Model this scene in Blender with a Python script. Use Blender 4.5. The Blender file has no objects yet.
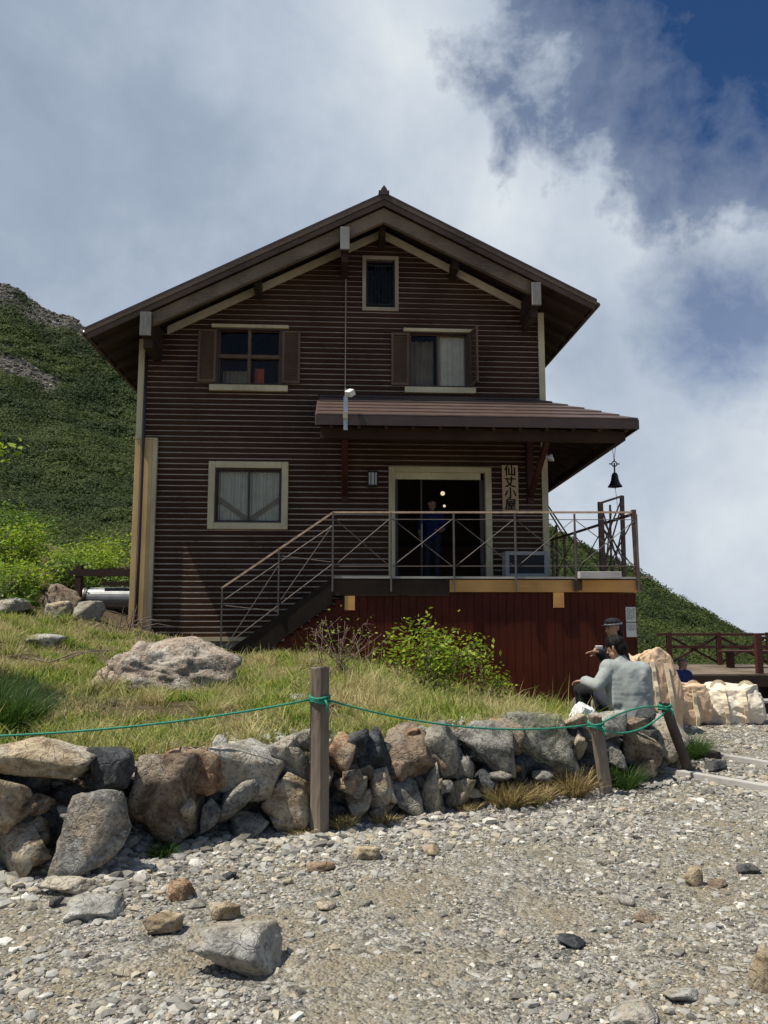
import bpy, math, random
import numpy as np
from mathutils import Vector, Matrix, Euler
SC = bpy.context.scene
COL = SC.collection
RS = np.random.RandomState(7)
random.seed(7)
rad = math.radians
D0 = 14.7; PHI = rad(3.5)

# ---------------------------------------------------------------- noise
def _hash(ix, iy, iz):
    n = (ix * 374761393 + iy * 668265263 + iz * 2147483647 * 3 + 1274126177) & 0xffffffff
    n = ((n ^ (n >> 13)) * 1274126177) & 0xffffffff
    n = (n ^ (n >> 16)) & 0xffffffff
    n = (n * 2246822519) & 0xffffffff
    return ((n ^ (n >> 15)) & 0xffffff) / float(0xffffff)
def vnoise(P, lin=False):
    P = np.asarray(P, dtype=np.float64)
    I = np.floor(P).astype(np.int64); F = P - I
    if not lin: F = F * F * (3 - 2 * F)
    out = 0
    for a in (0, 1):
        for b in (0, 1):
            for c in (0, 1):
                w = (F[:, 0] if a else 1 - F[:, 0]) * (F[:, 1] if b else 1 - F[:, 1]) * (F[:, 2] if c else 1 - F[:, 2])
                out = out + w * _hash(I[:, 0] + a, I[:, 1] + b, I[:, 2] + c)
    return out
def fbm(P, octs=4, gain=.5):
    P = np.asarray(P, dtype=np.float64); s = 0; a = 1; t = 0
    for i in range(octs):
        s = s + a * vnoise(P * (2 ** i) + 17.3 * i); t += a; a *= gain
    return s / t * 2 - 1
def crumple(P, seed, scales=(2.2, 4.6, 9.0), turn=True):
    """straight-sided creases, as in stiff cloth"""
    R = np.random.RandomState(seed); out = 0; a = 1.0
    for s in scales:
        q, _ = np.linalg.qr(R.normal(size=(3, 3)) if turn else np.eye(3)); Q = P @ q
        out = out + a * (1 - 2.6 * np.abs(2 * vnoise(Q * s + seed * 3.7, True) - 1)); a *= .5
    return out
def fbm2(x, y, sc, octs=4, seed=0.):
    sh = np.shape(x)
    P = np.stack([np.ravel(x) * sc, np.ravel(y) * sc, np.full(np.size(x), seed + .37)], 1)
    return fbm(P, octs).reshape(sh)
def sstep(a, b, x):
    t = np.clip((x - a) / (b - a), 0, 1); return t * t * (3 - 2 * t)

# ---------------------------------------------------------------- object helpers
def props(o, label=None, cat=None, group=None, kind=None):
    if label: o['label'] = label
    if cat: o['category'] = cat
    if group: o['group'] = group
    if kind: o['kind'] = kind
    return o
def empty(name, loc, rz=0, **k):
    o = bpy.data.objects.new(name, None); COL.objects.link(o)
    o.empty_display_size = .1
    o.location = loc; o.rotation_euler = (0, 0, rz)
    return props(o, **k)
def link(name, me, parent=None, loc=(0, 0, 0), rot=(0, 0, 0)):
    o = bpy.data.objects.new(name, me); COL.objects.link(o)
    o.location = loc; o.rotation_euler = rot
    if parent: o.parent = parent
    return o
def npmesh(name, V, F, mats=(), mi=None, smooth=False):
    """V (n,3); F (m,k) array or list of such arrays"""
    if not isinstance(F, list): F = [F]
    me = bpy.data.meshes.new(name)
    V = np.asarray(V, dtype=np.float32)
    me.vertices.add(len(V)); me.vertices.foreach_set('co', V.ravel())
    loops = np.concatenate([np.asarray(f, dtype=np.int32).ravel() for f in F])
    tot = np.concatenate([np.full(len(f), np.shape(f)[1], dtype=np.int32) for f in F])
    st = np.concatenate([[0], np.cumsum(tot)[:-1]]).astype(np.int32)
    me.loops.add(len(loops)); me.loops.foreach_set('vertex_index', loops)
    me.polygons.add(len(tot)); me.polygons.foreach_set('loop_start', st)
    try: me.polygons.foreach_set('loop_total', tot)
    except Exception: pass
    for m in mats: me.materials.append(m)
    if mi is not None: me.polygons.foreach_set('material_index', np.asarray(mi, dtype=np.int32))
    me.polygons.foreach_set('use_smooth', np.full(len(tot), smooth, dtype=bool))
    me.update(calc_edges=True); me.validate()
    return me

class MB:
    def __init__(s): s.v = []; s.f = []; s.m = []
    def add(s, vs, fs, m=0):
        b = len(s.v); s.v += [tuple(v) for v in vs]
        for f in fs: s.f.append(tuple(b + i for i in f)); s.m.append(m)
        return s
    def box(s, x0, x1, y0, y1, z0, z1, m=0):
        v = [(x, y, z) for z in (z0, z1) for y in (y0, y1) for x in (x0, x1)]
        return s.add(v, [(0, 2, 3, 1), (4, 5, 7, 6), (0, 1, 5, 4), (2, 6, 7, 3), (0, 4, 6, 2), (1, 3, 7, 5)], m)
    def beam(s, p, q, w, h, up=(0, 0, 1), m=0):
        p, q = Vector(p), Vector(q); d = (q - p).normalized(); u = Vector(up)
        if abs(d.dot(u)) > .98: u = Vector((0, 1, 0))
        r = d.cross(u).normalized(); u = r.cross(d)
        v = [c + r * a * w / 2 + u * b * h / 2 for c in (p, q) for a, b in ((-1, -1), (1, -1), (1, 1), (-1, 1))]
        return s.add(v, [(0, 1, 2, 3), (7, 6, 5, 4), (0, 4, 5, 1), (1, 5, 6, 2), (2, 6, 7, 3), (3, 7, 4, 0)], m)
    def tube(s, pts, r, n=8, m=0, cap=True):
        pts = [Vector(p) for p in pts]; rs = r if isinstance(r, (list, tuple)) else [r] * len(pts)
        b = len(s.v); prev = None
        for i, p in enumerate(pts):
            d = (pts[min(i + 1, len(pts) - 1)] - pts[max(i - 1, 0)]).normalized()
            u = prev if prev is not None else (Vector((0, 0, 1)) if abs(d.z) < .9 else Vector((0, 1, 0)))
            a = d.cross(u)
            if a.length < 1e-4: a = d.orthogonal()
            a.normalize(); u = a.cross(d); prev = u
            for k in range(n):
                t = 2 * math.pi * k / n
                s.v.append(tuple(p + (a * math.cos(t) + u * math.sin(t)) * rs[i]))
        for i in range(len(pts) - 1):
            for k in range(n):
                s.f.append((b + i * n + k, b + i * n + (k + 1) % n, b + (i + 1) * n + (k + 1) % n, b + (i + 1) * n + k)); s.m.append(m)
        if cap:
            s.f.append(tuple(b + k for k in range(n))[::-1]); s.m.append(m)
            s.f.append(tuple(b + (len(pts) - 1) * n + k for k in range(n))); s.m.append(m)
        return s
    def lathe(s, prof, c, n=20, m=0, axis='z'):
        b = len(s.v)
        for r, z in prof:
            for k in range(n):
                t = 2 * math.pi * k / n
                if axis == 'z': s.v.append((c[0] + r * math.cos(t), c[1] + r * math.sin(t), c[2] + z))
                else: s.v.append((c[0] + z, c[1] + r * math.cos(t), c[2] + r * math.sin(t)))
        for i in range(len(prof) - 1):
            for k in range(n):
                s.f.append((b + i * n + k, b + i * n + (k + 1) % n, b + (i + 1) * n + (k + 1) % n, b + (i + 1) * n + k)); s.m.append(m)
        return s
    def prism(s, poly, off, m=0):
        """poly: planar 3-D points; off: extrusion vector"""
        n = len(poly); o = Vector(off)
        v = [Vector(p) for p in poly] + [Vector(p) + o for p in poly]
        return s.add(v, [tuple(range(n))[::-1], tuple(range(n, 2 * n))] + [(i, (i + 1) % n, n + (i + 1) % n, n + i) for i in range(n)], m)
    def build(s, name, mats, parent=None, bevel=0, smooth=False, loc=(0, 0, 0), rot=(0, 0, 0)):
        if not isinstance(mats, (list, tuple)): mats = [mats]
        me = bpy.data.meshes.new(name); me.from_pydata(s.v, [], s.f)
        for m in mats: me.materials.append(m)
        me.polygons.foreach_set('material_index', s.m)
        if smooth: me.polygons.foreach_set('use_smooth', [True] * len(s.f))
        me.update()
        o = link(name, me, parent, loc, rot)
        if bevel:
            md = o.modifiers.new('bevel', 'BEVEL'); md.width = bevel; md.segments = 2; md.limit_method = 'ANGLE'
        return o

# ---------------------------------------------------------------- materials
class NT:
    def __init__(s, name):
        s.m = bpy.data.materials.new(name); s.m.use_nodes = True
        s.t = s.m.node_tree; s.b = s.t.nodes['Principled BSDF']; s.o = s.t.nodes['Material Output']
    def n(s, typ, **k):
        d = s.t.nodes.new(typ)
        for a, b in k.items():
            if a in d.inputs: d.inputs[a].default_value = b
            else: setattr(d, a, b)
        return d
    def l(s, a, b): s.t.links.new(a, b)
    def coord(s, kind='Object', scale=(1, 1, 1), rnd=False):
        c = s.n('ShaderNodeTexCoord'); mp = s.n('ShaderNodeMapping'); mp.inputs['Scale'].default_value = scale
        s.l(c.outputs[kind], mp.inputs['Vector'])
        if rnd:
            oi = s.n('ShaderNodeObjectInfo'); mu = s.n('ShaderNodeMath', operation='MULTIPLY'); mu.inputs[1].default_value = 91.7
            s.l(oi.outputs['Random'], mu.inputs[0]); s.l(mu.outputs[0], mp.inputs['Location'])
        return mp.outputs[0]
    def noise(s, v, scale, detail=4, rough=.55, dist=0):
        d = s.n('ShaderNodeTexNoise'); d.inputs['Scale'].default_value = scale; d.inputs['Detail'].default_value = detail
        d.inputs['Roughness'].default_value = rough; d.inputs['Distortion'].default_value = dist
        s.l(v, d.inputs['Vector']); return d.outputs['Fac']
    def ramp(s, f, stops, interp='LINEAR'):
        r = s.n('ShaderNodeValToRGB'); r.color_ramp.interpolation = interp
        e = r.color_ramp.elements
        while len(e) < len(stops): e.new(.5)
        for i, (p, c) in enumerate(stops):
            e[i].position = p; e[i].color = tuple(c) + (1,) if len(c) == 3 else c
        s.l(f, r.inputs[0]); return r.outputs[0]
    def mix(s, f, a, b, mode='MIX'):
        d = s.n('ShaderNodeMix', data_type='RGBA', blend_type=mode)
        for sock, val in ((d.inputs[0], f), (d.inputs[6], a), (d.inputs[7], b)):
            if hasattr(val, 'is_linked'): s.l(val, sock)
            elif isinstance(val, (tuple, list)): sock.default_value = tuple(val) + (1,) if len(val) == 3 else val
            else: sock.default_value = val
        return d.outputs[2]
    def math(s, op, a, b=0.):
        d = s.n('ShaderNodeMath', operation=op)
        for i, val in enumerate((a, b)):
            if hasattr(val, 'is_linked'): s.l(val, d.inputs[i])
            else: d.inputs[i].default_value = val
        return d.outputs[0]
    def bump(s, h, strength=.4, dist=.02):
        d = s.n('ShaderNodeBump'); d.inputs['Strength'].default_value = strength; d.inputs['Distance'].default_value = dist
        s.l(h, d.inputs['Height']); s.l(d.outputs[0], s.b.inputs['Normal'])
    def col(s, c):
        if hasattr(c, 'is_linked'): s.l(c, s.b.inputs['Base Color'])
        else: s.b.inputs['Base Color'].default_value = tuple(c) + (1,)
    def set(s, rough=.6, metal=0, spec=.5):
        s.b.inputs['Roughness'].default_value = rough; s.b.inputs['Metallic'].default_value = metal
        s.b.inputs['Specular IOR Level'].default_value = spec; return s
def C3(c, k): return tuple(min(1, a * k) for a in c)

def wood(name, c, c2=None, rough=.7, scale=(1, 1, 1), grain=9, spec=.3, bump=.3, wear=None, fade=None):
    t = NT(name).set(rough, 0, spec); c2 = c2 or C3(c, .55)
    v = t.coord('Object', scale, True)
    f = t.noise(v, grain, 6, .65, .4); g = t.noise(t.coord('Object', (1, 1, 1), True), 1.3, 3)
    col = t.ramp(f, [(.3, c2), (.7, c)])
    col = t.mix(t.ramp(g, [(.35, (0, 0, 0)), (.7, (1, 1, 1))]), col, C3(c, 1.25))
    if fade: col = t.mix(t.ramp(t.noise(t.coord('Object', (1, 1, 1.6), True), .55, 5, .6), [(.40, (0, 0, 0)), (.62, (.8, .8, .8))]), col, fade)
    if wear:
        w = t.noise(t.coord('Object', scale, True), grain * 2.2, 8, .75)
        col = t.mix(t.ramp(w, [(.58, (0, 0, 0)), (.7, (1, 1, 1))]), col, wear)
    t.col(col); t.bump(f, bump, .006); return t.m
def plain(name, c, rough=.6, metal=0, spec=.5, var=.25, sc=6, bump=0):
    t = NT(name).set(rough, metal, spec)
    f = t.noise(t.coord('Object', (1, 1, 1), True), sc, 5, .6)
    t.col(t.ramp(f, [(.3, C3(c, 1 - var)), (.7, C3(c, 1 + var))]))
    if bump: t.bump(f, bump, .01)
    return t.m
def stone(name, c, c2, c3=None, sc=7, lich=(.3, .3, .24), lichen=.62):
    t = NT(name).set(.88, 0, .25)
    v = t.coord('Object', (1, 1, 1), True)
    a = t.noise(v, sc, 8, .62, .6); b = t.noise(v, sc * .4, 4, .6, 1.2); d = t.noise(v, sc * 5, 6, .7)
    col = t.ramp(a, [(.30, C3(c2, .6)), (.42, c2), (.55, c), (.72, C3(c, 1.5))])
    if c3: col = t.mix(t.ramp(b, [(.45, (0, 0, 0)), (.62, (1, 1, 1))]), col, c3)
    e = t.noise(v, sc * 2.1, 7, .75)
    col = t.mix(t.ramp(e, [(lichen, (0, 0, 0)), (lichen + .05, (.8, .8, .8))]), col, lich)
    col = t.mix(t.ramp(d, [(.36, (.75, .75, .75)), (.5, (0, 0, 0))]), col, C3(c2, .45))
    t.col(col)
    vo = t.n('ShaderNodeTexVoronoi', feature='DISTANCE_TO_EDGE'); vo.inputs['Scale'].default_value = sc * .55
    mx = t.n('ShaderNodeVectorMath', operation='ADD'); t.l(v, mx.inputs[0])
    nn = t.n('ShaderNodeTexNoise'); nn.inputs['Scale'].default_value = sc * .6; t.l(v, nn.inputs['Vector']); t.l(nn.outputs['Color'], mx.inputs[1])
    t.l(mx.outputs[0], vo.inputs['Vector'])
    crack = t.ramp(vo.outputs[0], [(0, (0, 0, 0)), (.05, (1, 1, 1))])
    h = t.math('ADD', t.math('MULTIPLY', a, 1.0), t.math('ADD', t.math('MULTIPLY', crack, .12), t.math('MULTIPLY', d, .35)))
    t.bump(h, 1.0, .05); return t.m

M = {}
M['siding'] = wood('siding_paint', (.042, .0165, .0088), (.021, .0085, .005), .6, (.25, 1, 6), 7, .14, .3, wear=(.085, .048, .026), fade=(.062, .030, .014))
M['ledge'] = wood('siding_ledge', (.52, .41, .31), (.26, .19, .135), .6, (1.2, 1, 1), 5, .3, .1)  # ledges paler than the boards: wear and caught sky light in one colour
M['cream'] = wood('cream_paint', (.56, .49, .30), (.44, .37, .22), .55, (3, 3, .6), 5, .4, .15, wear=(.26, .22, .15))
M['creamboard'] = wood('cream_board', (.64, .44, .20), (.48, .32, .14), .6, (4, 4, .35), 6, .35, .2)
M['lining'] = wood('pale_lining_board', (.52, .45, .35), (.38, .32, .25), .7, (1, 1, 1), 3, .3, .15)
M['greige'] = wood('greige_board', (.36, .30, .22), (.24, .19, .14), .7, (1, 1, 1), 3, .3, .15)
M['oldwood'] = wood('weathered_timber', (.19, .15, .105), (.05, .036, .025), .85, (.5, 2, 6), 8, .2, .6, wear=(.32, .29, .24))
M['endgrain'] = wood('timber_end', (.27, .26, .24), (.12, .115, .10), .85, (5, 4, .5), 9, .2, .5)
M['darkwood'] = wood('dark_timber', (.045, .026, .017), (.022, .013, .009), .75, (1, 1, 1), 6, .3, .3)
M['barge'] = wood('barge_board', (.095, .066, .046), (.035, .024, .017), .7, (.6, 1, 5), 6, .3, .3, wear=(.17, .14, .11))
M['redwood'] = wood('red_paint', (.085, .0165, .0075), (.038, .009, .005), .6, (7, 7, .5), 5, .15, .3, wear=(.12, .04, .02))
M['redframe'] = wood('red_brown_paint', (.07, .02, .013), (.035, .012, .009), .6, (1, 1, 1), 6, .35, .3)
M['orange'] = wood('orange_timber', (.60, .32, .10), (.45, .22, .06), .6, (.5, 2, 5), 5, .35, .2)
M['roof'] = plain('roof_metal', (.075, .05, .04), .38, .3, .5, .2, 3)
M['roofrib'] = plain('porch_roof_metal', (.14, .092, .072), .42, .35, .5, .2, 4)
M['roofface'] = plain('porch_fascia', (.06, .036, .026), .45, .1, .5, .15, 4)
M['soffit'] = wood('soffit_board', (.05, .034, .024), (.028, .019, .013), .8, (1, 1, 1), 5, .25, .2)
M['shutter'] = wood('shutter_paint', (.135, .088, .058), (.09, .055, .036), .65, (1, 1, 1), 5, .3, .15)
M['winframe'] = plain('window_frame_brown', (.05, .026, .016), .5, 0, .5, .2)
M['curtain'] = plain('curtain_cloth', (.80, .76, .64), .9, 0, .2, .1)
M['curtain2'] = plain('curtain_tie', (.42, .33, .24), .9, 0, .2, .1)
M['orangecloth'] = plain('orange_cloth', (.6, .16, .07), .9, 0, .2, .1)
M['tanksteel'] = plain('dull_tank_steel', (.20, .205, .21), .5, .5, .5, .2)
M['steel'] = plain('galvanised_steel', (.42, .42, .41), .42, .7, .5, .2)
M['stringer'] = plain('stair_string_paint', (.022, .014, .010), .7, 0, .2, .25)
M['rail'] = plain('railing_rust_paint', (.11, .065, .05), .55, .2, .5, .45, 14)
M['railtop'] = plain('handrail_paint', (.60, .41, .26), .5, .05, .5, .25, 9)
M['rod'] = plain('thin_grey_rod', (.14, .115, .10), .5, .3, .5, .25)
M['black'] = plain('black_metal', (.016, .015, .015), .5, .2, .5, .2)
M['pipe'] = plain('dark_pipe', (.03, .028, .03), .45, 0, .5, .1)
M['concrete'] = plain('concrete', (.33, .32, .29), .9, 0, .3, .2, 3, .4)
M['plasticwhite'] = plain('white_plastic', (.72, .72, .70), .45, 0, .5, .08)
M['inner'] = plain('interior_plaster', (.16, .12, .085), .8, 0, .3, .15)
M['innerwood'] = wood('interior_wood', (.14, .07, .035), None, .6)
M['signwood'] = wood('sign_board_wood', (.52, .37, .22), (.42, .28, .16), .6, (4, 4, .5), 5, .3, .15)
M['ink'] = plain('ink', (.012, .011, .01), .7, 0, .3, .1)
M['paper'] = plain('paper_notice', (.66, .66, .60), .8, 0, .3, .06)
M['acbody'] = plain('unit_casing', (.40, .39, .35), .5, 0, .4, .1)
M['plank'] = wood('weathered_plank', (.40, .38, .35), (.24, .22, .20), .85, (.5, 3, 3), 6, .2, .4)
M['post'] = wood('weathered_post', (.21, .17, .13), (.075, .055, .04), .9, (5, 5, .5), 7, .2, .8, wear=(.3, .27, .22))
M['postdark'] = wood('dark_post', (.10, .078, .06), (.035, .026, .02), .9, (5, 5, .5), 7, .2, .7)
M['rope'] = plain('green_rope', (.03, .25, .16), .6, 0, .3, .35, 120, .5)
M['bag'] = plain('woven_bag_cloth', (.74, .50, .29), .75, 0, .3, .1, 5, .2)
M['bagw'] = plain('pale_bag_cloth', (.85, .76, .60), .75, 0, .3, .08, 5, .2)
M['strap'] = plain('bag_strap', (.80, .66, .46), .7, 0, .3, .1)
M['skin'] = plain('skin', (.42, .23, .155), .55, 0, .4, .06)
M['hair'] = plain('black_hair', (.008, .007, .006), .65, 0, .15, .2, 60, .4)
M['jacket'] = plain('grey_jacket_cloth', (.30, .325, .305), .75, 0, .3, .08, 9, .2)
M['blackcloth'] = plain('black_cloth', (.014, .014, .017), .85, 0, .25, .2)
def cloth(name, c, sc=(14, 14, 3.2), k=.9, dist=.02):
    t = NT(name).set(.8, 0, .2); v = t.coord('Object', sc); f = t.noise(v, 1.0, 5, .55, .9); g = t.noise(t.coord('Object'), 3, 4)
    t.col(t.ramp(g, [(.3, C3(c, .9)), (.7, C3(c, 1.08))])); t.bump(f, k, dist); return t.m
M['jacket'] = cloth('grey_jacket_cloth', (.33, .355, .335), (9, 9, 2.2), .35, .02)
M['bag'] = cloth('woven_bag_cloth', (.68, .49, .32), (7, 7, 6), .8, .03)
M['bagw'] = cloth('pale_bag_cloth', (.74, .66, .53), (7, 7, 6), .8, .03)
M['darktrouser'] = plain('dark_trouser_cloth', (.03, .032, .045), .85, 0, .25, .2)
M['bluecloth'] = plain('blue_cloth', (.010, .016, .085), .8, 0, .3, .15)
M['navy'] = plain('navy_cloth', (.03, .045, .14), .85, 0, .3, .15)
M['khaki'] = plain('khaki_cap_cloth', (.15, .13, .08), .85, 0, .3, .1)
M['shoe'] = plain('shoe_leather', (.06, .04, .03), .6, 0, .4, .2)
M['bark'] = plain('twig_bark', (.20, .15, .125), .85, 0, .2, .35, 20, .3)
M['redtwig'] = plain('reddish_twig_bark', (.24, .16, .14), .85, 0, .2, .35, 20, .3)
STN = {}
STN['tan'] = stone('stone_tan', (.47, .38, .25), (.28, .21, .13), (.52, .47, .37))
STN['pale'] = stone('stone_pale', (.48, .465, .42), (.28, .27, .235), (.40, .35, .26))
STN['grey'] = stone('stone_grey', (.27, .26, .23), (.14, .135, .12), (.34, .31, .24), lich=(.50, .49, .42))
STN['greyb'] = stone('stone_grey_speckled', (.33, .325, .295), (.17, .165, .145), (.38, .31, .23), 9, lich=(.52, .52, .46), lichen=.58)
STN['dark'] = stone('stone_dark', (.085, .09, .095), (.04, .043, .047), (.12, .115, .10), lich=(.26, .27, .25))
STN['brown'] = stone('stone_brown', (.27, .20, .135), (.13, .09, .06), (.33, .28, .21), 8, lich=(.42, .37, .28))
STN['rust'] = stone('stone_rust', (.38, .245, .14), (.21, .12, .07), (.44, .35, .24))
STN['moss'] = stone('stone_lichened', (.29, .28, .225), (.13, .13, .10), (.32, .32, .17), 6, lich=(.46, .45, .34), lichen=.55)
def glassmat():
    t = NT('window_glass').set(.04, 0, .5)
    g = t.n('ShaderNodeBsdfGlossy'); g.inputs['Roughness'].default_value = .03; g.inputs['Color'].default_value = (.30, .30, .29, 1)
    tr = t.n('ShaderNodeBsdfTransparent'); tr.inputs['Color'].default_value = (.93, .94, .92, 1)
    fr = t.n('ShaderNodeFresnel'); fr.inputs['IOR'].default_value = 1.5
    mx = t.n('ShaderNodeMixShader'); t.l(t.math('ADD', fr.outputs[0], .02), mx.inputs[0]); t.l(tr.outputs[0], mx.inputs[1]); t.l(g.outputs[0], mx.inputs[2])
    t.l(mx.outputs[0], t.o.inputs['Surface']); return t.m
M['glass'] = glassmat()
def emis(name, c, s):
    t = NT(name); t.b.inputs['Base Color'].default_value = c + (1,); t.b.inputs['Emission Color'].default_value = c + (1,); t.b.inputs['Emission Strength'].default_value = s; return t.m
M['lampglow'] = emis('lamp_glow', (1, .82, .50), .75)
def leafmat(name, cols, rough=.55, transl=.35, straw=None, sc=1.0):
    t = NT(name); t.set(rough, 0, .35)
    gi = t.n('ShaderNodeNewGeometry')
    st = [(i / (len(cols) - 1), c) for i, c in enumerate(cols)]
    c = t.ramp(gi.outputs['Random Per Island'], st)
    if straw:
        f = t.noise(t.coord('Object'), sc, 4, .6)
        c = t.mix(t.ramp(f, [(.44, (0, 0, 0)), (.58, (1, 1, 1))]), c, t.ramp(gi.outputs['Random Per Island'], [(0, straw[0]), (1, straw[1])]))
    t.col(c)
    tl = t.n('ShaderNodeBsdfTranslucent'); t.l(c, tl.inputs['Color'])
    mx = t.n('ShaderNodeMixShader'); mx.inputs[0].default_value = transl
    t.l(t.b.outputs[0], mx.inputs[1]); t.l(tl.outputs[0], mx.inputs[2]); t.l(mx.outputs[0], t.o.inputs['Surface'])
    return t.m
M['grass'] = leafmat('grass_blades', [(.05, .12, .012), (.12, .23, .02), (.26, .38, .035), (.44, .48, .09), (.66, .56, .24)], .6, .4, ((.30, .28, .09), (.74, .62, .34)), 1.3)
M['drygrass'] = leafmat('dry_grass', [(.28, .20, .08), (.46, .35, .17), (.16, .17, .04)], .7, .3)
M['tussock'] = leafmat('tussock_grass', [(.025, .07, .012), (.05, .11, .018), (.09, .14, .03)], .55, .35)
M['leafbright'] = leafmat('bright_leaves', [(.13, .24, .02), (.27, .38, .03), (.44, .50, .06)], .5, .45)
M['leafmid'] = leafmat('green_leaves', [(.06, .13, .015), (.12, .21, .025), (.20, .29, .035)], .5, .4)
M['leafdark'] = leafmat('dark_leaves', [(.018, .04, .010), (.03, .065, .014), (.055, .095, .02)], .55, .3)
M['hillleaf'] = leafmat('dwarf_pine_leaves', [(.012, .028, .006), (.022, .042, .008), (.038, .062, .012), (.065, .09, .018)], .8, .3, ((.05, .075, .014), (.105, .13, .026)), .10)
# ---------------------------------------------------------------- terrain
WL = np.array([(-12, 2.6), (-3.5, 4.15), (-2.15, 4.52), (-1.65, 4.72), (-1.19, 5.1), (-.43, 5.42), (.11, 5.69), (.88, 6.05), (1.77, 6.5), (2.30, 6.85), (2.50, 7.3), (2.65, 9), (3.3, 12.5), (3.3, 60)])
WP = np.vstack([WL, [(-300, 60), (-300, 2.6)]])
def inside(x, y):
    r = np.zeros(np.shape(x), bool); n = len(WP)
    for i in range(n):
        x0, y0 = WP[i]; x1, y1 = WP[(i + 1) % n]
        if y0 == y1: continue
        c = ((y0 > y) != (y1 > y)) & (x < (x1 - x0) * (y - y0) / (y1 - y0) + x0)
        r ^= c
    return r
def wdist(x, y):
    d = np.full(np.shape(x), 1e9)
    for (x0, y0), (x1, y1) in zip(WL[:-1], WL[1:]):
        dx, dy = x1 - x0, y1 - y0
        t = np.clip(((x - x0) * dx + (y - y0) * dy) / (dx * dx + dy * dy), 0, 1)
        d = np.minimum(d, np.hypot(x - x0 - t * dx, y - y0 - t * dy))
    return np.where(inside(x, y), d, -d)
def height(x, y, micro=True):
    x = np.asarray(x, float); y = np.asarray(y, float)
    s = wdist(x, y)
    g = .02 * fbm2(x, y, .6, 3) + .05 * sstep(7, 10, y)
    g = g - 1.25 * sstep(10.4, 14.5, y) * sstep(3.9, 5.0, x)
    T = .47 + .035 * np.clip(s, 0, 12) + .25 * np.clip(-3.2 - x, 0, 14) * sstep(4.5, 8, y) + .1 * fbm2(x, y, .45, 3, 5) * sstep(.3, 1.5, s)
    T = T - .74 * np.clip((x + 1.0) / 4.2, 0, 1) * sstep(6.6, 10.2, y + .25 * np.clip(1 - x, 0, 3))
    T = np.where(y > 16, T + (y - 16) * .05 * sstep(-3, -9, x) - (y - 16) * .12 * sstep(-5, 4, x), T)
    k = sstep(.10, .42, s)
    h = g * (1 - k) + np.maximum(T, g - 3) * k
    if micro:
        h = h + .012 * fbm2(x, y, 4, 3, 2) + .035 * fbm2(x, y, 2.2, 4, 9) * sstep(.3, .8, s)
    return h
def axis(a, b, st, lo, hi, gr=1.18):
    v = list(np.arange(a, b, st)); q = st
    while v[-1] < hi: q *= gr; v.append(v[-1] + q)
    q = st
    while v[0] > lo: q *= gr; v.insert(0, v[0] - q)
    return np.array(v)
def grid(xs, ys, fz):
    X, Y = np.meshgrid(xs, ys); Z = fz(X, Y); ny, nx = X.shape
    V = np.stack([X.ravel(), Y.ravel(), Z.ravel()], 1)
    i = np.arange(ny * nx).reshape(ny, nx)
    F = np.stack([i[:-1, :-1].ravel(), i[:-1, 1:].ravel(), i[1:, 1:].ravel(), i[1:, :-1].ravel()], 1)
    return V, F, X, Y
def attr(me, name, vals):
    a = me.attributes.new(name, 'FLOAT', 'POINT'); a.data.foreach_set('value', np.ravel(vals).astype(np.float32))

def ground_material():
    t = NT('gravel_and_soil').set(.92, 0, .2)
    v = t.coord('Object')
    at = t.n('ShaderNodeAttribute', attribute_name='veg')
    vo = t.n('ShaderNodeTexVoronoi'); vo.inputs['Scale'].default_value = 62; t.l(v, vo.inputs['Vector'])
    vb = t.n('ShaderNodeTexVoronoi'); vb.inputs['Scale'].default_value = 26; t.l(v, vb.inputs['Vector'])
    def cell(n):
        sp = t.n('ShaderNodeSeparateColor'); t.l(n.outputs['Color'], sp.inputs[0]); return sp.outputs[0]
    stops = [(0, (.05, .046, .04)), (.25, (.17, .165, .145)), (.55, (.33, .32, .285)), (.8, (.33, .28, .20)), (1, (.60, .59, .54))]
    c = t.ramp(cell(vo), stops); c2 = t.ramp(cell(vb), stops)
    big = t.noise(v, 3.5, 5, .7)
    c = t.mix(t.ramp(big, [(.4, (0, 0, 0)), (.6, (1, 1, 1))]), c, c2)
    dirt = t.noise(v, 1.1, 6, .62, .5)
    dm = t.ramp(dirt, [(.44, (0, 0, 0)), (.60, (.95, .95, .95))])
    c = t.mix(dm, c, t.ramp(t.noise(v, 45, 4, .7), [(.3, (.18, .15, .10)), (.7, (.38, .325, .23))]))
    so = t.ramp(t.noise(v, 14, 6, .7), [(.3, (.045, .033, .02)), (.55, (.12, .09, .05)), (.75, (.26, .20, .11))])
    c = t.mix(at.outputs['Fac'], c, so)
    t.col(c)
    h = t.math('ADD', t.math('MULTIPLY', vo.outputs['Distance'], -.6), t.math('MULTIPLY', vb.outputs['Distance'], -.8))
    h = t.math('ADD', h, t.math('MULTIPLY', t.noise(v, 30, 5, .7), .8))
    t.bump(h, .9, .03); return t.m
xs = axis(-7, 7, .055, -400, 400, 1.22); ys = axis(2.4, 12, .045, -300, 26, 1.12)
V, F, X, Y = grid(xs, ys, height)
me = npmesh('ground', V, F, [ground_material()], None, True)
S_ = wdist(X, Y)
attr(me, 'veg', sstep(.0, .35, S_ + .12 * fbm2(X, Y, 3, 3, 3)))
props(link('ground', me), kind='structure')

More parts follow.
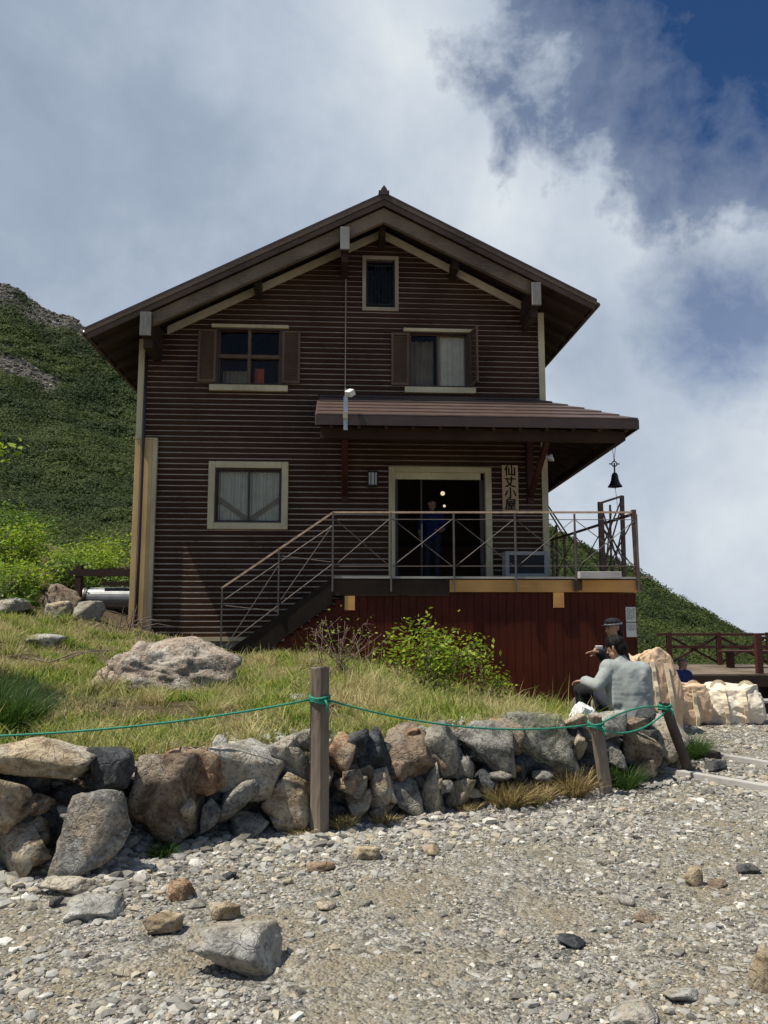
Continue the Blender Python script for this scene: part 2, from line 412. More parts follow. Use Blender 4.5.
# hillside: the slope of the mountain behind the hut
EU = [(-900, .62), (-500, .62), (-300, .55), (0, .4286), (38, .392), (59, .387), (72, .372), (84, .364), (110, .345), (135, .33), (340, .24), (480, .155), (549, .101), (580, .078), (640, .036), (665, .0125), (696, -.010), (727, -.034), (752, -.052), (800, -.085), (1000, -.22), (1500, -.3)]
eu_u = np.array([(p - 384) / 770 for p, _ in EU]); eu_e = np.array([e for _, e in EU])
RID = 150.
def ell(u): return np.interp(u, eu_u, eu_e)
def hill(x, y):
    yy = np.maximum(y, 1.); u = x / yy
    e = ell(u)
    b0 = np.interp(x, [-60, -10, -3, 4, 12, 60], [6, 1.7, .2, -1.6, -3, -6])
    r = np.clip((y - 22) / (RID - 22), 0, 1.0)
    zr = 1.5 + np.minimum(yy, RID) * e
    z = b0 * (1 - r) + zr * r
    z = z + (2.0 * fbm2(x, y, .05, 4, 1) + 1.5 * fbm2(x * .7, y, .20, 3, 4)) * sstep(24, 60, y) * (1 - .75 * sstep(RID - 25, RID, y))
    z = z + scree(x, y) * (.9 * fbm2(x, y, .35, 4, 12))
    z = np.where(y > RID, z - (y - RID) * .62, z)
    return z
def scree(x, y):
    """0 shrubs .. 1 bare scree, in broad bands across the slope"""
    u = x / np.maximum(y, 1); r = (y - 22) / (RID - 22)
    n = fbm2(x, y, .05, 4, 8) * 1.1 + fbm2(x, y, .25, 3, 6) * .6
    left = sstep(-.26, -.42, u)
    base = (.36 * np.exp(-((r - .78) / .09) ** 2) * sstep(-.36, -.46, u) + .24 * np.exp(-((r - .70) / .04) ** 2) + .56 * sstep(.82, .98, r)) * left
    return sstep(.30, .42, base + n * .42)
def hill_material():
    t = NT('hill_slope').set(.95, 0, .15)
    v = t.coord('Object'); at = t.n('ShaderNodeAttribute', attribute_name='scree')
    g = t.ramp(t.noise(v, .9, 6, .7), [(.3, (.014, .026, .008)), (.6, (.035, .055, .014)), (.8, (.07, .09, .03))])
    r = t.ramp(t.noise(v, .7, 8, .75, .3), [(.3, (.06, .05, .04)), (.5, (.14, .125, .10)), (.75, (.27, .25, .21))])
    t.col(t.mix(at.outputs['Fac'], g, r)); t.bump(t.noise(v, 1.4, 7, .75), 1, .8); return t.m
xs = np.concatenate([[-1200, -700, -450, -320, -250, -200, -160], np.arange(-130, 120, 1.0), [125, 150, 200, 300, 500, 900, 1200]])
ys = np.concatenate([np.arange(21, RID, 1.0), [RID, RID + 3, RID + 10, RID + 30, RID + 100, 400, 700, 1300]])
V, F, X, Y = grid(xs, ys, hill)
me = npmesh('hillside', V, F, [hill_material()], None, True); attr(me, 'scree', scree(X, Y))
props(link('hillside', me), kind='structure')

# dwarf pine and scrub covering the slope: leaf faces grouped in rounded clumps
def scrub(n, u0, u1, y0, y1, seed, name, mat, px=3.0, k=34, sz=1.0, hf=None):
    R = np.random.RandomState(seed)
    y = y0 * (y1 / y0) ** R.rand(n) if y0 > 0 else y0 + (y1 - y0) * R.rand(n)
    u = u0 + (u1 - u0) * R.rand(n); x = u * y
    keep = (y < 24) | (scree(x, y) < .5 + .2 * R.rand(n)); x, y = x[keep], y[keep]; n = len(x)
    z = (hf or hill)(x, y)
    rad_ = (.35 + .55 * R.rand(n)) * sz * np.clip(y / 55, .55, 1.7) * (.75 + .5 * sstep(-.3, .3, fbm2(x, y, .12, 3, 2)))
    d = R.normal(size=(n, k, 3)); d /= np.linalg.norm(d, axis=2, keepdims=True); d[..., 2] = np.abs(d[..., 2]) * .8 + .02
    rr = rad_[:, None] * (.75 + .4 * R.rand(n, k))
    c = np.stack([x, y, z], 1)[:, None, :] + d * rr[..., None] * np.array([1.25, 1.25, .85])
    c = c.reshape(-1, 3); N = len(c)
    s = (np.repeat(y, k) / 770 * px) * (.6 + .8 * R.rand(N))
    a = R.normal(size=(N, 3)) + d.reshape(-1, 3) * .2; a /= np.linalg.norm(a, axis=1, keepdims=True)
    nrm = d.reshape(-1, 3) + np.array([0, -.1, .35]) + R.normal(size=(N, 3)) * .35
    b = np.cross(nrm, a); b /= np.linalg.norm(b, axis=1, keepdims=True) + 1e-9; a = np.cross(b, nrm); a /= np.linalg.norm(a, axis=1, keepdims=True) + 1e-9
    V = np.stack([c + a * s[:, None], c + b * s[:, None] * .6, c - a * s[:, None], c - b * s[:, None] * .6], 1).reshape(-1, 3)
    F = np.arange(N * 4).reshape(-1, 4)
    return props(link(name, npmesh(name, V, F, [mat], None, False)), 'low dark green dwarf pine scrub covering the mountain slope behind the hut', 'scrub', kind='stuff')
scrub(30000, -.95, -.22, 26, RID, 3, 'dwarf_pine_scrub', M['hillleaf'], 1.15, 40)
o = scrub(20000, .14, .62, 28, RID, 4, 'dwarf_pine_scrub', M['hillleaf'], 1.15, 40)
o['label'] = 'dense green dwarf pine scrub on the slope falling away right of the hut'

o = scrub(2600, -.95, -.46, 12.5, 27, 9, 'ground_cover', M['leafmid'], 3.2, 40, .55, height)
o['label'] = 'low leafy ground cover between the bank and the foot of the slope'; o['category'] = 'ground cover'
# ---------------------------------------------------------------- rocks
_ico = {}
def ico(sub):
    if sub not in _ico:
        import bmesh
        bm = bmesh.new(); bmesh.ops.create_icosphere(bm, subdivisions=sub, radius=1)
        bm.verts.ensure_lookup_table()
        V = np.array([v.co[:] for v in bm.verts]); F = np.array([[v.index for v in f.verts] for f in bm.faces]); bm.free()
        _ico[sub] = (V / np.linalg.norm(V, axis=1, keepdims=True), F)
    return _ico[sub]
def rockshape(sub, seed, planes=13, rough=.05, sharp=60):
    V, F = ico(sub); R = np.random.RandomState(seed)
    n = R.normal(size=(planes, 3)); n /= np.linalg.norm(n, axis=1, keepdims=True)
    ax = np.vstack([np.eye(3), -np.eye(3)]) + R.normal(size=(6, 3)) * .42; ax /= np.linalg.norm(ax, axis=1, keepdims=True)
    n = np.vstack([n, ax]); d = np.concatenate([.66 + .36 * R.rand(planes), .60 + .28 * R.rand(6)])
    dot = V @ n.T; r = d[None] / np.maximum(dot, .12)
    r = -np.log(np.exp(-sharp * r).sum(1)) / sharp
    P = V * r[:, None]
    if rough:
        P = P + V * (fbm(V * 2.3 + seed * 3.1, 5, .55) * rough * 2 + (fbm(V * 7 + seed, 3) * rough * .6))[:, None]
    P = P - (P.max(0) + P.min(0)) / 2; P /= (P.max(0) - P.min(0)) / 2
    return P, F
def rock(name, loc, hx, hy, hz, col, seed, parent=None, sub=4, rz=0, tilt=.0, rough=.05, planes=13):
    P, F = rockshape(sub, seed, planes, rough)
    me = npmesh(name, P * np.array([hx, hy, hz]), F, [STN[col]], None, True)
    R = np.random.RandomState(seed + 99)
    return link(name, me, parent, loc, (R.uniform(-tilt, tilt), R.uniform(-tilt, tilt), rz))
WALL = [
(-2.14,4.76,0.57,0.42,0.24,0.155,'tan'), (-1.66,4.84,0.52,0.13,0.13,0.14,'dark'), (-2.22,4.61,0.37,0.20,0.17,0.15,'tan'),
(-2.12,4.64,0.20,0.27,0.22,0.24,'tan'), (-1.41,5.13,0.29,0.30,0.28,0.30,'brown'), (-1.20,5.28,0.44,0.22,0.19,0.17,'rust'),
(-0.92,5.42,0.38,0.26,0.22,0.22,'pale'), (-0.97,5.31,0.20,0.16,0.16,0.17,'grey'), (-0.66,5.45,0.20,0.17,0.17,0.18,'tan'),
(-0.60,5.47,0.39,0.12,0.13,0.14,'grey'), (-0.69,5.44,0.53,0.11,0.09,0.08,'pale'), (-0.50,5.54,0.56,0.13,0.10,0.08,'grey'),
(-0.66,5.40,0.03,0.15,0.11,0.08,'tan'), (-0.30,5.63,0.41,0.10,0.14,0.19,'rust'), (-0.24,5.68,0.52,0.13,0.12,0.12,'dark'),
(-0.07,5.76,0.46,0.12,0.13,0.16,'dark'), (0.18,5.93,0.41,0.19,0.19,0.21,'brown'), (-0.18,5.66,0.35,0.11,0.10,0.11,'brown'),
(-0.21,5.60,0.24,0.09,0.09,0.08,'grey'), (-0.04,5.73,0.16,0.12,0.15,0.20,'tan'), (-0.18,5.62,0.11,0.10,0.10,0.11,'tan'),
(0.16,5.82,0.11,0.12,0.14,0.17,'grey'), (0.10,5.79,0.30,0.10,0.10,0.10,'brown'), (0.35,5.93,0.13,0.11,0.16,0.22,'pale'),
(0.56,6.00,0.11,0.12,0.12,0.13,'tan'), (0.59,6.02,0.27,0.10,0.09,0.09,'grey'), (0.77,6.11,0.12,0.12,0.13,0.16,'dark'),
(0.41,6.05,0.42,0.21,0.20,0.21,'grey'), (0.78,6.24,0.39,0.24,0.21,0.21,'grey'), (0.98,6.29,0.44,0.13,0.14,0.16,'brown'),
(1.28,6.53,0.36,0.31,0.26,0.25,'moss'), (1.06,6.25,0.23,0.08,0.09,0.09,'dark'), (1.63,6.60,0.36,0.10,0.11,0.13,'tan'),
(1.59,6.60,0.51,0.11,0.10,0.09,'tan'), (1.93,6.76,0.24,0.12,0.12,0.13,'grey'), (1.93,6.80,0.46,0.15,0.13,0.13,'pale'),
(2.22,6.96,0.26,0.18,0.18,0.20,'brown'), (2.51,7.23,0.30,0.21,0.20,0.21,'pale'), (2.17,6.91,0.45,0.12,0.10,0.08,'brown'),
(2.68,7.34,0.05,0.09,0.09,0.10,'tan'), (2.23,6.87,-0.01,0.11,0.11,0.11,'tan'), (2.44,7.07,-0.07,0.08,0.09,0.11,'grey'),
(2.50,7.14,0.11,0.06,0.09,0.09,'grey'), (1.43,6.57,0.04,0.16,0.14,0.14,'dark'), (1.71,6.72,0.09,0.13,0.14,0.16,'dark'),
(1.22,6.44,0.07,0.10,0.11,0.13,'dark'), (-0.44,5.52,0.29,0.10,0.12,0.14,'brown'), (-0.42,5.65,0.06,0.16,0.13,0.12,'dark'),
(0.96,6.31,0.12,0.06,0.11,0.17,'dark'), (-0.89,5.30,0.06,0.13,0.11,0.09,'grey'), (-1.11,5.19,0.15,0.06,0.09,0.11,'grey'),
(-1.93,4.82,0.20,0.09,0.11,0.15,'dark'), (0.41,5.96,0.35,0.11,0.10,0.10,'brown'), (2.02,6.88,0.02,0.15,0.14,0.13,'dark'),
(-1.16,5.30,0.27,0.09,0.09,0.10,'dark'), (0.38,5.89,-0.02,0.09,0.09,0.06,'tan'), ]
base = empty('stone_wall', (0, 5.6, 0), label='low dry stone wall of rough boulders and rubble edging the grassy bank', cat='wall')
for i, (x, y, z, hx, hy, hz, c) in enumerate(WALL):
    if z < hz * .6: z = max(z, hz * .55)
    rock('stone', (x, y - 5.6, z), hx * (.92 if i == 4 else 1.02), hy, hz * 1.02, c, 100 + i, base, 4, 0, .16, .05, 7)
for i, (x, y, z, hx, hy, hz, c) in enumerate([(-2.5, 4.55, .2, .24, .2, .22, 'grey'), (-2.6, 4.65, .55, .25, .2, .14, 'tan'), (-3.0, 4.45, .25, .26, .2, .25, 'brown'), (-3.1, 4.6, .62, .24, .2, .13, 'pale')]):
    rock('stone', (x, y - 5.6, z), hx, hy, hz, c, 300 + i, base)
R = np.random.RandomState(61); seg = np.hypot(*(WL[2:11] - WL[1:10]).T); cs = np.concatenate([[0], np.cumsum(seg)])
for i in range(34):      # small wedged stones in the gaps of the face and along the top
    t = 1.0 + R.rand() * (cs[-1] - 2.6); j = min(np.searchsorted(cs, t, 'right') - 1, 8); q = (t - cs[j]) / seg[j]; p = WL[1 + j] * (1 - q) + WL[2 + j] * q
    tp = i % 2; z = .50 + .05 * R.rand() if tp else .03 + .40 * R.rand(); y = p[1] + (.20 + .16 * R.rand() if tp else -.02 + .05 * R.rand())
    rock('stone', (p[0] + .0, y - 5.6, z), .05 + .05 * R.rand(), .05 + .03 * R.rand(), .035 + .035 * R.rand(), ['tan', 'pale', 'grey', 'rust', 'brown', 'pale'][i % 6], 400 + i, base, 3, 0, .4, .04, 6)
# dark rubble packed behind and between the wall stones
RV = []; RF = []; nb = 0; R = np.random.RandomState(5)
for i in range(260):
    t = R.rand() * 8.0
    seg = np.hypot(*(WL[2:11] - WL[1:10]).T); cs = np.concatenate([[0], np.cumsum(seg)]); t = R.rand() * cs[-1]
    j = min(np.searchsorted(cs, t, 'right') - 1, 8); q = (t - cs[j]) / seg[j]; p = WL[1 + j] * (1 - q) + WL[2 + j] * q
    P, F_ = rockshape(2, 500 + i % 17, 9, .03)
    s = .035 + .07 * R.rand(); P = P * s * np.array([1, 1, .8]) + np.array([p[0] + R.uniform(-.05, .05), p[1] + .16 + R.rand() * .14, .03 + R.rand() * .46])
    RV.append(P); RF.append(F_ + nb); nb += len(P)
me = npmesh('rubble', np.vstack(RV), np.vstack(RF), [STN['dark']], None, False)
o = link('rubble', me, base, (0, -5.6, 0)); o['kind'] = 'stuff'

ROCKS = [
(-1.66,4.60,0.225,0.18,0.245,'greyb'), #0
(-1.66,4.27,0.122,0.098,0.046,'tan'), #1
(-1.65,4.07,0.042,0.034,0.031,'dark'), #2
(-1.42,3.98,0.146,0.117,0.051,'pale'), #3
(-1.03,3.80,0.092,0.074,0.048,'tan'), #4
(-1.05,4.19,0.070,0.056,0.058,'rust'), #5
(-0.78,3.96,0.086,0.069,0.044,'tan'), #6
(-0.62,3.44,0.20,0.15,0.115,'pale'), #7
(-0.86,4.49,0.041,0.032,0.023,'dark'), #8
(-0.94,4.08,0.047,0.038,0.017,'grey'), #9
(-1.07,3.37,0.048,0.038,0.017,'tan'), #10
(-0.36,4.63,0.083,0.067,0.029,'rust'), #11
(-0.11,4.85,0.087,0.070,0.050,'tan'), #12
(-0.29,4.05,0.052,0.042,0.018,'tan'), #13
(-0.28,4.23,0.055,0.044,0.019,'grey'), #14
(-0.10,4.09,0.042,0.034,0.016,'grey'), #15
(0.83,3.61,0.065,0.052,0.023,'dark'), #16
(1.26,3.92,0.080,0.064,0.028,'brown'), #17
(1.23,4.11,0.045,0.036,0.029,'pale'), #18
(1.67,4.37,0.051,0.041,0.061,'tan'), #19
(1.80,4.35,0.056,0.045,0.020,'brown'), #20
(2.05,4.58,0.065,0.052,0.027,'dark'), #21
(1.14,3.15,0.072,0.058,0.025,'pale'), #22
(0.91,3.01,0.100,0.080,0.035,'pale'), #23
(0.29,4.87,0.050,0.040,0.040,'tan'), #24
(1.47,3.21,0.050,0.040,0.121,'tan'), #25
(3.02,7.28,0.132,0.105,0.058,'dark'), #26
(2.80,7.34,0.081,0.065,0.042,'tan'), #27
(1.28,4.70,0.042,0.034,0.021,'pale'), #28
]
LBL = ['grey speckled boulder leaning alone against the front of the stone wall', 'tan flat stone on the gravel nearest the left edge', 'small dark stone touching the flat tan stone on the left gravel',
 'long pale slab flush in the gravel at lower left', 'tan wedge of rock between the long pale slab and the big pale rock', 'rust orange stone just behind the tan wedge on the gravel', 'broad tan stone right behind the big pale rock',
 'largest pale angular rock lying on the lower left gravel', 'small bluish dark stone close below the left wall boulders', 'small flat grey stone beside the rust orange stone', 'small tan stone low at the left in loose gravel',
 'flat rust coloured shard near the foot of the thick rope post', 'tan stone just right of the foot of the thick rope post', 'small pale tan flat stone in the middle of the left gravel', 'small grey flat stone behind the pale tan flat stone',
 'little grey stone right of the pale tan flat stone', 'dark stone alone on the middle of the path', 'brown flat stone casting a dark edge on the right of the path', 'whitish angular stone just behind the brown flat stone',
 'upright tan stone on the right side of the path', 'small pinkish brown stone right of the upright tan stone', 'dark grey stone near the right edge of the path', 'long light grey stone low at the right',
 'large light rock cut by the bottom edge of the picture', 'small tan stone below the middle of the stone wall', 'tan rock cut by the right edge low down', 'dark rock at the end of the white ground timber',
 'small tan rock at the leaning dark post foot', 'small pale stone below the right part of the stone wall']
for i, (x, y, hx, hy, hz, c) in enumerate(ROCKS):
    zz = float(height(np.array([x]), np.array([y]))[0])
    o = rock('rock' if i else 'boulder', (x, y, zz + hz * (.55 if i else .85)), hx, hy, hz, c, 700 + i if i else 812, None, 4 if hx > .06 else 3, R.uniform(-.3, .3), .06, .04, 7)
    props(o, LBL[i], 'rock' if i else 'boulder', 'loose rocks lying on the gravel' if i else None)
# the big boulder in the grass
P, F_ = rockshape(5, 47, 18, .12, 16)
o = link('boulder', npmesh('boulder', P * np.array([.82, .56, .36]), F_, [stone('boulder_stone', (.40, .36, .30), (.16, .135, .105), (.44, .34, .26), 6, (.58, .56, .48), .57)], None, True), None, (-2.42, 8.75, .80), (0, .05, .15))
props(o, 'broad rounded lichen-spotted boulder in the grass in front of the hut', 'boulder')
for i, (x, y, hx, hz, c, lb) in enumerate([(-5.55, 13.4, .34, .34, 'brown', 'brown rock at top of the rock heap left of the hut'), (-5.05, 13.3, .27, .22, 'pale', 'pale round rock at the right of the rock heap'), (-5.35, 12.8, .24, .17, 'tan', 'tan rock in the middle of the rock heap'),
        (-6.0, 12.4, .45, .13, 'pale', 'low pale slab at the left of the rock heap'), (-4.45, 10.2, .28, .11, 'pale', 'flat pale stone in the grass below the rock heap'), (-5.2, 9.9, .34, .10, 'grey', 'flat grey stone half sunk in grass at left'),
        (-.86, 7.6, .16, .07, 'pale', 'small pale stone in grass below the big boulder'), (-1.02, 10.8, .17, .10, 'grey', 'grey stone among bare twigs before the stair'), (2.25, 7.5, .30, .05, 'pale', 'flat pale stone on the wall top in front of the sitting man')]):
    zz = float(height(np.array([x]), np.array([y]))[0])
    o = rock('rock', (x, y, zz + hz * .5), hx, hx * .75, hz, c, 900 + i, None, 4, .3 * i, .1, .06)
    props(o, lb, 'rock', 'rocks lying in the grass')

def scree_rocks():
    R = np.random.RandomState(51); n = 90000
    y = 26 + (RID - 26) * R.rand(n) ** .8; x = y * (-.95 + .73 * R.rand(n))
    ok = scree(x, y) > .35 + .5 * R.rand(n); x, y = x[ok][:34000], y[ok][:34000]; n = len(x)
    P0 = [rockshape(1, 80 + i, 7, 0)[0] for i in range(8)]; F1 = ico(1)[1]
    sz = (.05 + .16 * R.rand(n) ** 3) * (y / 75)
    B = np.stack(P0)[R.randint(0, 8, n)] * (np.stack([.8 + .6 * R.rand(n), .8 + .5 * R.rand(n), .5 + .5 * R.rand(n)], 1) * sz[:, None])[:, None, :]
    B = B + np.stack([x, y, hill(x, y) + sz * .1], 1)[:, None, :]; k = B.shape[1]
    t = NT('scree_stone').set(.9, 0, .2); gi = t.n('ShaderNodeNewGeometry')
    t.col(t.ramp(gi.outputs['Random Per Island'], [(0, (.08, .07, .06)), (.4, (.17, .155, .13)), (.8, (.27, .25, .21)), (1, (.38, .36, .32))]))
    o = link('scree', npmesh('scree', B.reshape(-1, 3), (F1[None] + (np.arange(n) * k)[:, None, None]).reshape(-1, 3), [t.m], None, False))
    props(o, 'loose grey scree in bare patches high on the left mountain slope', 'scree', kind='stuff')
scree_rocks()
# ---------------------------------------------------------------- loose gravel
def gravel():
    R = np.random.RandomState(11)
    N = 230000
    # density falls with distance; sizes grow a little
    y = 2.5 + 8.6 * R.rand(N) ** 1.5
    x = (R.rand(N) * 2 - 1) * (.56 * y + 1.1)
    s = wdist(x, y)
    top = (s > .22) & (s < 1.0) & (R.rand(N) < .16) & (x < 2.2)
    ok = ((s < .22) | top) & (y < 11.5) & ~((x > 4.2) & (y > 11)); 
    pat = fbm2(x, y, 1.3, 4, 21)
    ok &= R.rand(N) < np.clip(.58 + 1.5 * pat + .35 * sstep(-1.3, -.1, s), .10, 1)
    x, y, s, pat = x[ok], y[ok], s[ok], pat[ok]; N = len(x)
    size = .0040 * (1 - R.rand(N) * .985) ** -.46
    size = np.clip(size, .004, .032); size = np.where((R.rand(N) < .004) & (s < .1), .016 + .014 * R.rand(N), size) * (1 + .25 * sstep(3.6, 9, y)) * (1 + .5 * np.clip(pat, -.3, .6)) * (1 + .5 * sstep(-1.2, -.2, s)) * (1 + .22 * sstep(1.0, -1.6, x))
    z = height(x, y); size = np.where(s > .22, size * 1.3, size)
    m0 = rockshape(1, 3, 8, 0); sh = [rockshape(1, 30 + i, 7, 0)[0] for i in range(10)]; F1 = m0[1]
    i0 = ico(1)[1]
    out_v = []; out_f = []; mi = []; base_ = 0
    big = size > .0105
    V0, F0 = ico(1)
    import bmesh
    # small pebbles use a 12-vertex hull, large ones the 42-vertex one
    t = (1 + 5 ** .5) / 2
    v12 = np.array([(-1, t, 0), (1, t, 0), (-1, -t, 0), (1, -t, 0), (0, -1, t), (0, 1, t), (0, -1, -t), (0, 1, -t), (t, 0, -1), (t, 0, 1), (-t, 0, -1), (-t, 0, 1)], float) / 1.9
    f12 = np.array([(0, 11, 5), (0, 5, 1), (0, 1, 7), (0, 7, 10), (0, 10, 11), (1, 5, 9), (5, 11, 4), (11, 10, 2), (10, 7, 6), (7, 1, 8), (3, 9, 4), (3, 4, 2), (3, 2, 6), (3, 6, 8), (3, 8, 9), (4, 9, 5), (2, 4, 11), (6, 2, 10), (8, 6, 7), (9, 8, 1)])
    for mask, kind in ((~big, 0), (big, 1)):
        idx = np.where(mask)[0]; n = len(idx)
        if kind == 0:
            B = v12[None] * (1 + .35 * R.normal(size=(n, 12, 1)) * .6); f = f12
        else:
            B = np.stack(sh)[R.randint(0, 10, n)]; f = F1
        sc = np.stack([.75 + .6 * R.rand(n), .7 + .5 * R.rand(n), .38 + .34 * R.rand(n)], 1)
        B = B * sc[:, None, :]
        a = R.rand(n) * 6.283; ca, sa = np.cos(a), np.sin(a); tl = R.normal(size=n) * .25
        ct, st = np.cos(tl), np.sin(tl)
        yb = B[..., 1] * ct[:, None] - B[..., 2] * st[:, None]; zb = B[..., 1] * st[:, None] + B[..., 2] * ct[:, None]
        xb = B[..., 0] * ca[:, None] - yb * sa[:, None]; yb = B[..., 0] * sa[:, None] + yb * ca[:, None]
        P = np.stack([xb, yb, zb], 2) * size[idx][:, None, None]
        P += np.stack([x[idx], y[idx], z[idx] + size[idx] * .15], 1)[:, None, :]
        k = B.shape[1]
        out_v.append(P.reshape(-1, 3)); out_f.append((f[None] + (np.arange(n) * k)[:, None, None]).reshape(-1, 3) + base_); base_ += n * k
    t = NT('loose_gravel').set(.85, 0, .25); gi = t.n('ShaderNodeNewGeometry')
    c = t.ramp(gi.outputs['Random Per Island'], [(0, (.04, .038, .036)), (.18, (.13, .128, .118)), (.45, (.27, .265, .245)), (.72, (.44, .435, .405)), (.84, (.36, .29, .195)), (.92, (.50, .44, .33)), (1, (.74, .73, .68))])
    c = t.mix(t.ramp(t.noise(t.coord('Object'), 60, 4, .7), [(.3, (0, 0, 0)), (.7, (.6, .6, .6))]), c, (.30, .275, .22))
    t.col(c)
    o = link('gravel', npmesh('gravel', np.vstack(out_v), np.vstack(out_f), [t.m], None, False))
    props(o, 'loose grey and tan gravel strewn over the path', 'gravel', kind='stuff')
gravel()

# ---------------------------------------------------------------- grass
def blades(x, y, z, h, w, lean, R, seg=3, curl=1.0):
    n = len(x); a = R.rand(n) * 6.283; la = R.rand(n) * 6.283
    dx, dy = np.cos(a), np.sin(a); lx, ly = np.cos(la) * lean, np.sin(la) * lean
    V = []
    for i in range(seg):
        t = i / seg; wi = w * (1 - t * .75)
        cx = x + lx * h * (t ** 1.6) * curl; cy = y + ly * h * (t ** 1.6) * curl; cz = z + h * t * np.sqrt(np.maximum(1 - .5 * lean * t, .15))
        V.append(np.stack([cx - dx * wi, cy - dy * wi, cz], 1)); V.append(np.stack([cx + dx * wi, cy + dy * wi, cz], 1))
    V.append(np.stack([x + lx * h * curl, y + ly * h * curl, z + h * np.sqrt(np.maximum(1 - .5 * lean, .12))], 1))
    k = 2 * seg + 1; V = np.stack(V, 1).reshape(-1, 3); b = np.arange(n)[:, None] * k
    Q = np.concatenate([b + np.array([2 * i, 2 * i + 1, 2 * i + 3, 2 * i + 2]) for i in range(seg - 1)])
    T = b + np.array([2 * seg - 2, 2 * seg - 1, 2 * seg])
    return V, Q, T
def grass_bank():
    R = np.random.RandomState(21); N = 190000
    y = 4.6 + 9.2 * R.rand(N) ** 1.15; x = -.6 * y - 1.0 + (3.2 + .6 * y + 1.0) * R.rand(N)
    s = wdist(x, y); n1 = fbm2(x, y, 1.1, 4, 31); n2 = fbm2(x, y, 5, 2, 33)
    ok = (s > .30 + .12 * n2) & (R.rand(N) < np.clip(.50 + 1.7 * n1 + .9 * n2 + .1 * sstep(1, 4, s), .04, 1)) & (y < 12.55 + (x < -3) * 1.9)
    bo = ((x + 2.42) / .78) ** 2 + ((y - 8.75) / .55) ** 2 > .8
    ok &= bo; ok &= ~((x > 2.2) & (y > 7.7) & (y < 9.4))
    x, y, s, n1 = x[ok], y[ok], s[ok], n1[ok]; n = len(x)
    h = (.05 + .10 * R.rand(n) ** 1.5) * (1 + .9 * np.clip(n1, -.3, .6)) * (1 + .7 * sstep(6.5, 9, y) * sstep(-2.2, -.5, x))
    tall = R.rand(n) < .05; h = np.where(tall, h * 2.0, h)
    flat = R.rand(n) < .35
    lean = np.where(flat, .9 + .6 * R.rand(n), .15 + .6 * R.rand(n))
    # taller bunches here and there
    m = 420; cx = -5.5 + 8.0 * R.rand(m); cy = 5.2 + 7.6 * R.rand(m); kk = R.randint(50, 150, m); rr = .05 + .08 * R.rand(m); hh = (.12 + .14 * R.rand(m)) * (1 - .5 * sstep(.2, 1.6, cx))
    o_ = (wdist(cx, cy) > .35) & (((cx + 2.42) / .95) ** 2 + ((cy - 8.75) / .72) ** 2 > 1) & ~((cx > 1.9) & (cy > 7.5) & (cy < 9.6)) & (cy < 12.4)
    cx, cy, kk, rr, hh = cx[o_], cy[o_], kk[o_], rr[o_], hh[o_]; I = np.repeat(np.arange(len(cx)), kk); a = R.rand(len(I)) * 6.283; q = np.sqrt(R.rand(len(I))) * rr[I]
    x = np.concatenate([x, cx[I] + q * np.cos(a)]); y = np.concatenate([y, cy[I] + q * np.sin(a)]); h = np.concatenate([h, hh[I] * (.5 + .6 * R.rand(len(I)))]); lean = np.concatenate([lean, .3 + .8 * R.rand(len(I))]); n = len(x)
    V, Q, T = blades(x, y, height(x, y) - .008, h, .0022 + .0022 * R.rand(n) + y * .00022, lean, R)
    o = link('grass', npmesh('grass', V, [Q, T], [M['grass']], None, False))
    props(o, 'green and straw coloured grass covering the bank above the wall', 'grass', kind='stuff')
grass_bank()
def tuft(name, x, y, r, h, n, mat, lb, seed, cat='grass tuft', grp=None, lean=.8, z=None):
    R = np.random.RandomState(seed); a = R.rand(n) * 6.283; q = np.sqrt(R.rand(n)) * r
    px, py = q * np.cos(a), q * np.sin(a)
    V, Q, T = blades(px, py, np.zeros(n) - .01, h * (.5 + .6 * R.rand(n)), .003 + .0025 * R.rand(n), .2 + lean * R.rand(n), R, 4)
    # blades lean outwards from the tuft's centre
    k = 9; V = V.reshape(n, k, 3); t = np.array([0, 0, .25, .25, .5, .5, .75, .75, 1.])
    V[..., 0] += (px / r)[:, None] * t ** 1.6 * h * .55; V[..., 1] += (py / r)[:, None] * t ** 1.6 * h * .55
    zz = float(height(np.array([x]), np.array([y]))[0]) if z is None else z
    o = link(name, npmesh(name, V.reshape(-1, 3), [Q, T], [mat], None, False), None, (x, y, zz))
    return props(o, lb, cat, grp)
tuft('grass_tussock', -2.95, 6.1, .22, .42, 1500, M['tussock'], 'thick dark green tussock at the left edge above the wall', 1)
tuft('grass_tussock', -3.35, 6.6, .2, .40, 900, M['tussock'], 'second dark tussock just behind the left edge tussock', 2)
for i, (x, y, r, h, n, m, lb) in enumerate([(-1.33, 4.85, .06, .10, 260, 'tussock', 'small bright green tuft between the two big boulders at the left wall foot'), (.93, 6.0, .12, .22, 700, 'drygrass', 'dry straw tuft at the wall foot left of the short grey post'),
        (1.13, 6.08, .11, .20, 600, 'drygrass', 'dry straw tuft nestling at the short grey post'), (1.5, 6.35, .12, .26, 500, 'drygrass', 'tall straw tuft hanging by the short grey post'), (1.98, 6.62, .12, .22, 500, 'tussock', 'green tuft between the short post and the wall end'),
        (2.95, 7.9, .22, .26, 1300, 'tussock', 'bright green tussock right of the leaning dark post'), (-.28, 5.45, .08, .10, 300, 'drygrass', 'little dry tuft right beside the thick rope post'), (.0, 5.55, .07, .10, 260, 'drygrass', 'little dry tuft below the middle wall stones'),
        (.62, 5.9, .07, .09, 240, 'drygrass', 'low dry tuft at the foot of the wall centre'), (-.55, 5.3, .06, .07, 200, 'drygrass', 'low dry tuft left of the thick rope post')]):
    tuft('grass_tuft', x, y, r, h, n, M[m], lb, 10 + i, grp='tufts along the wall foot')
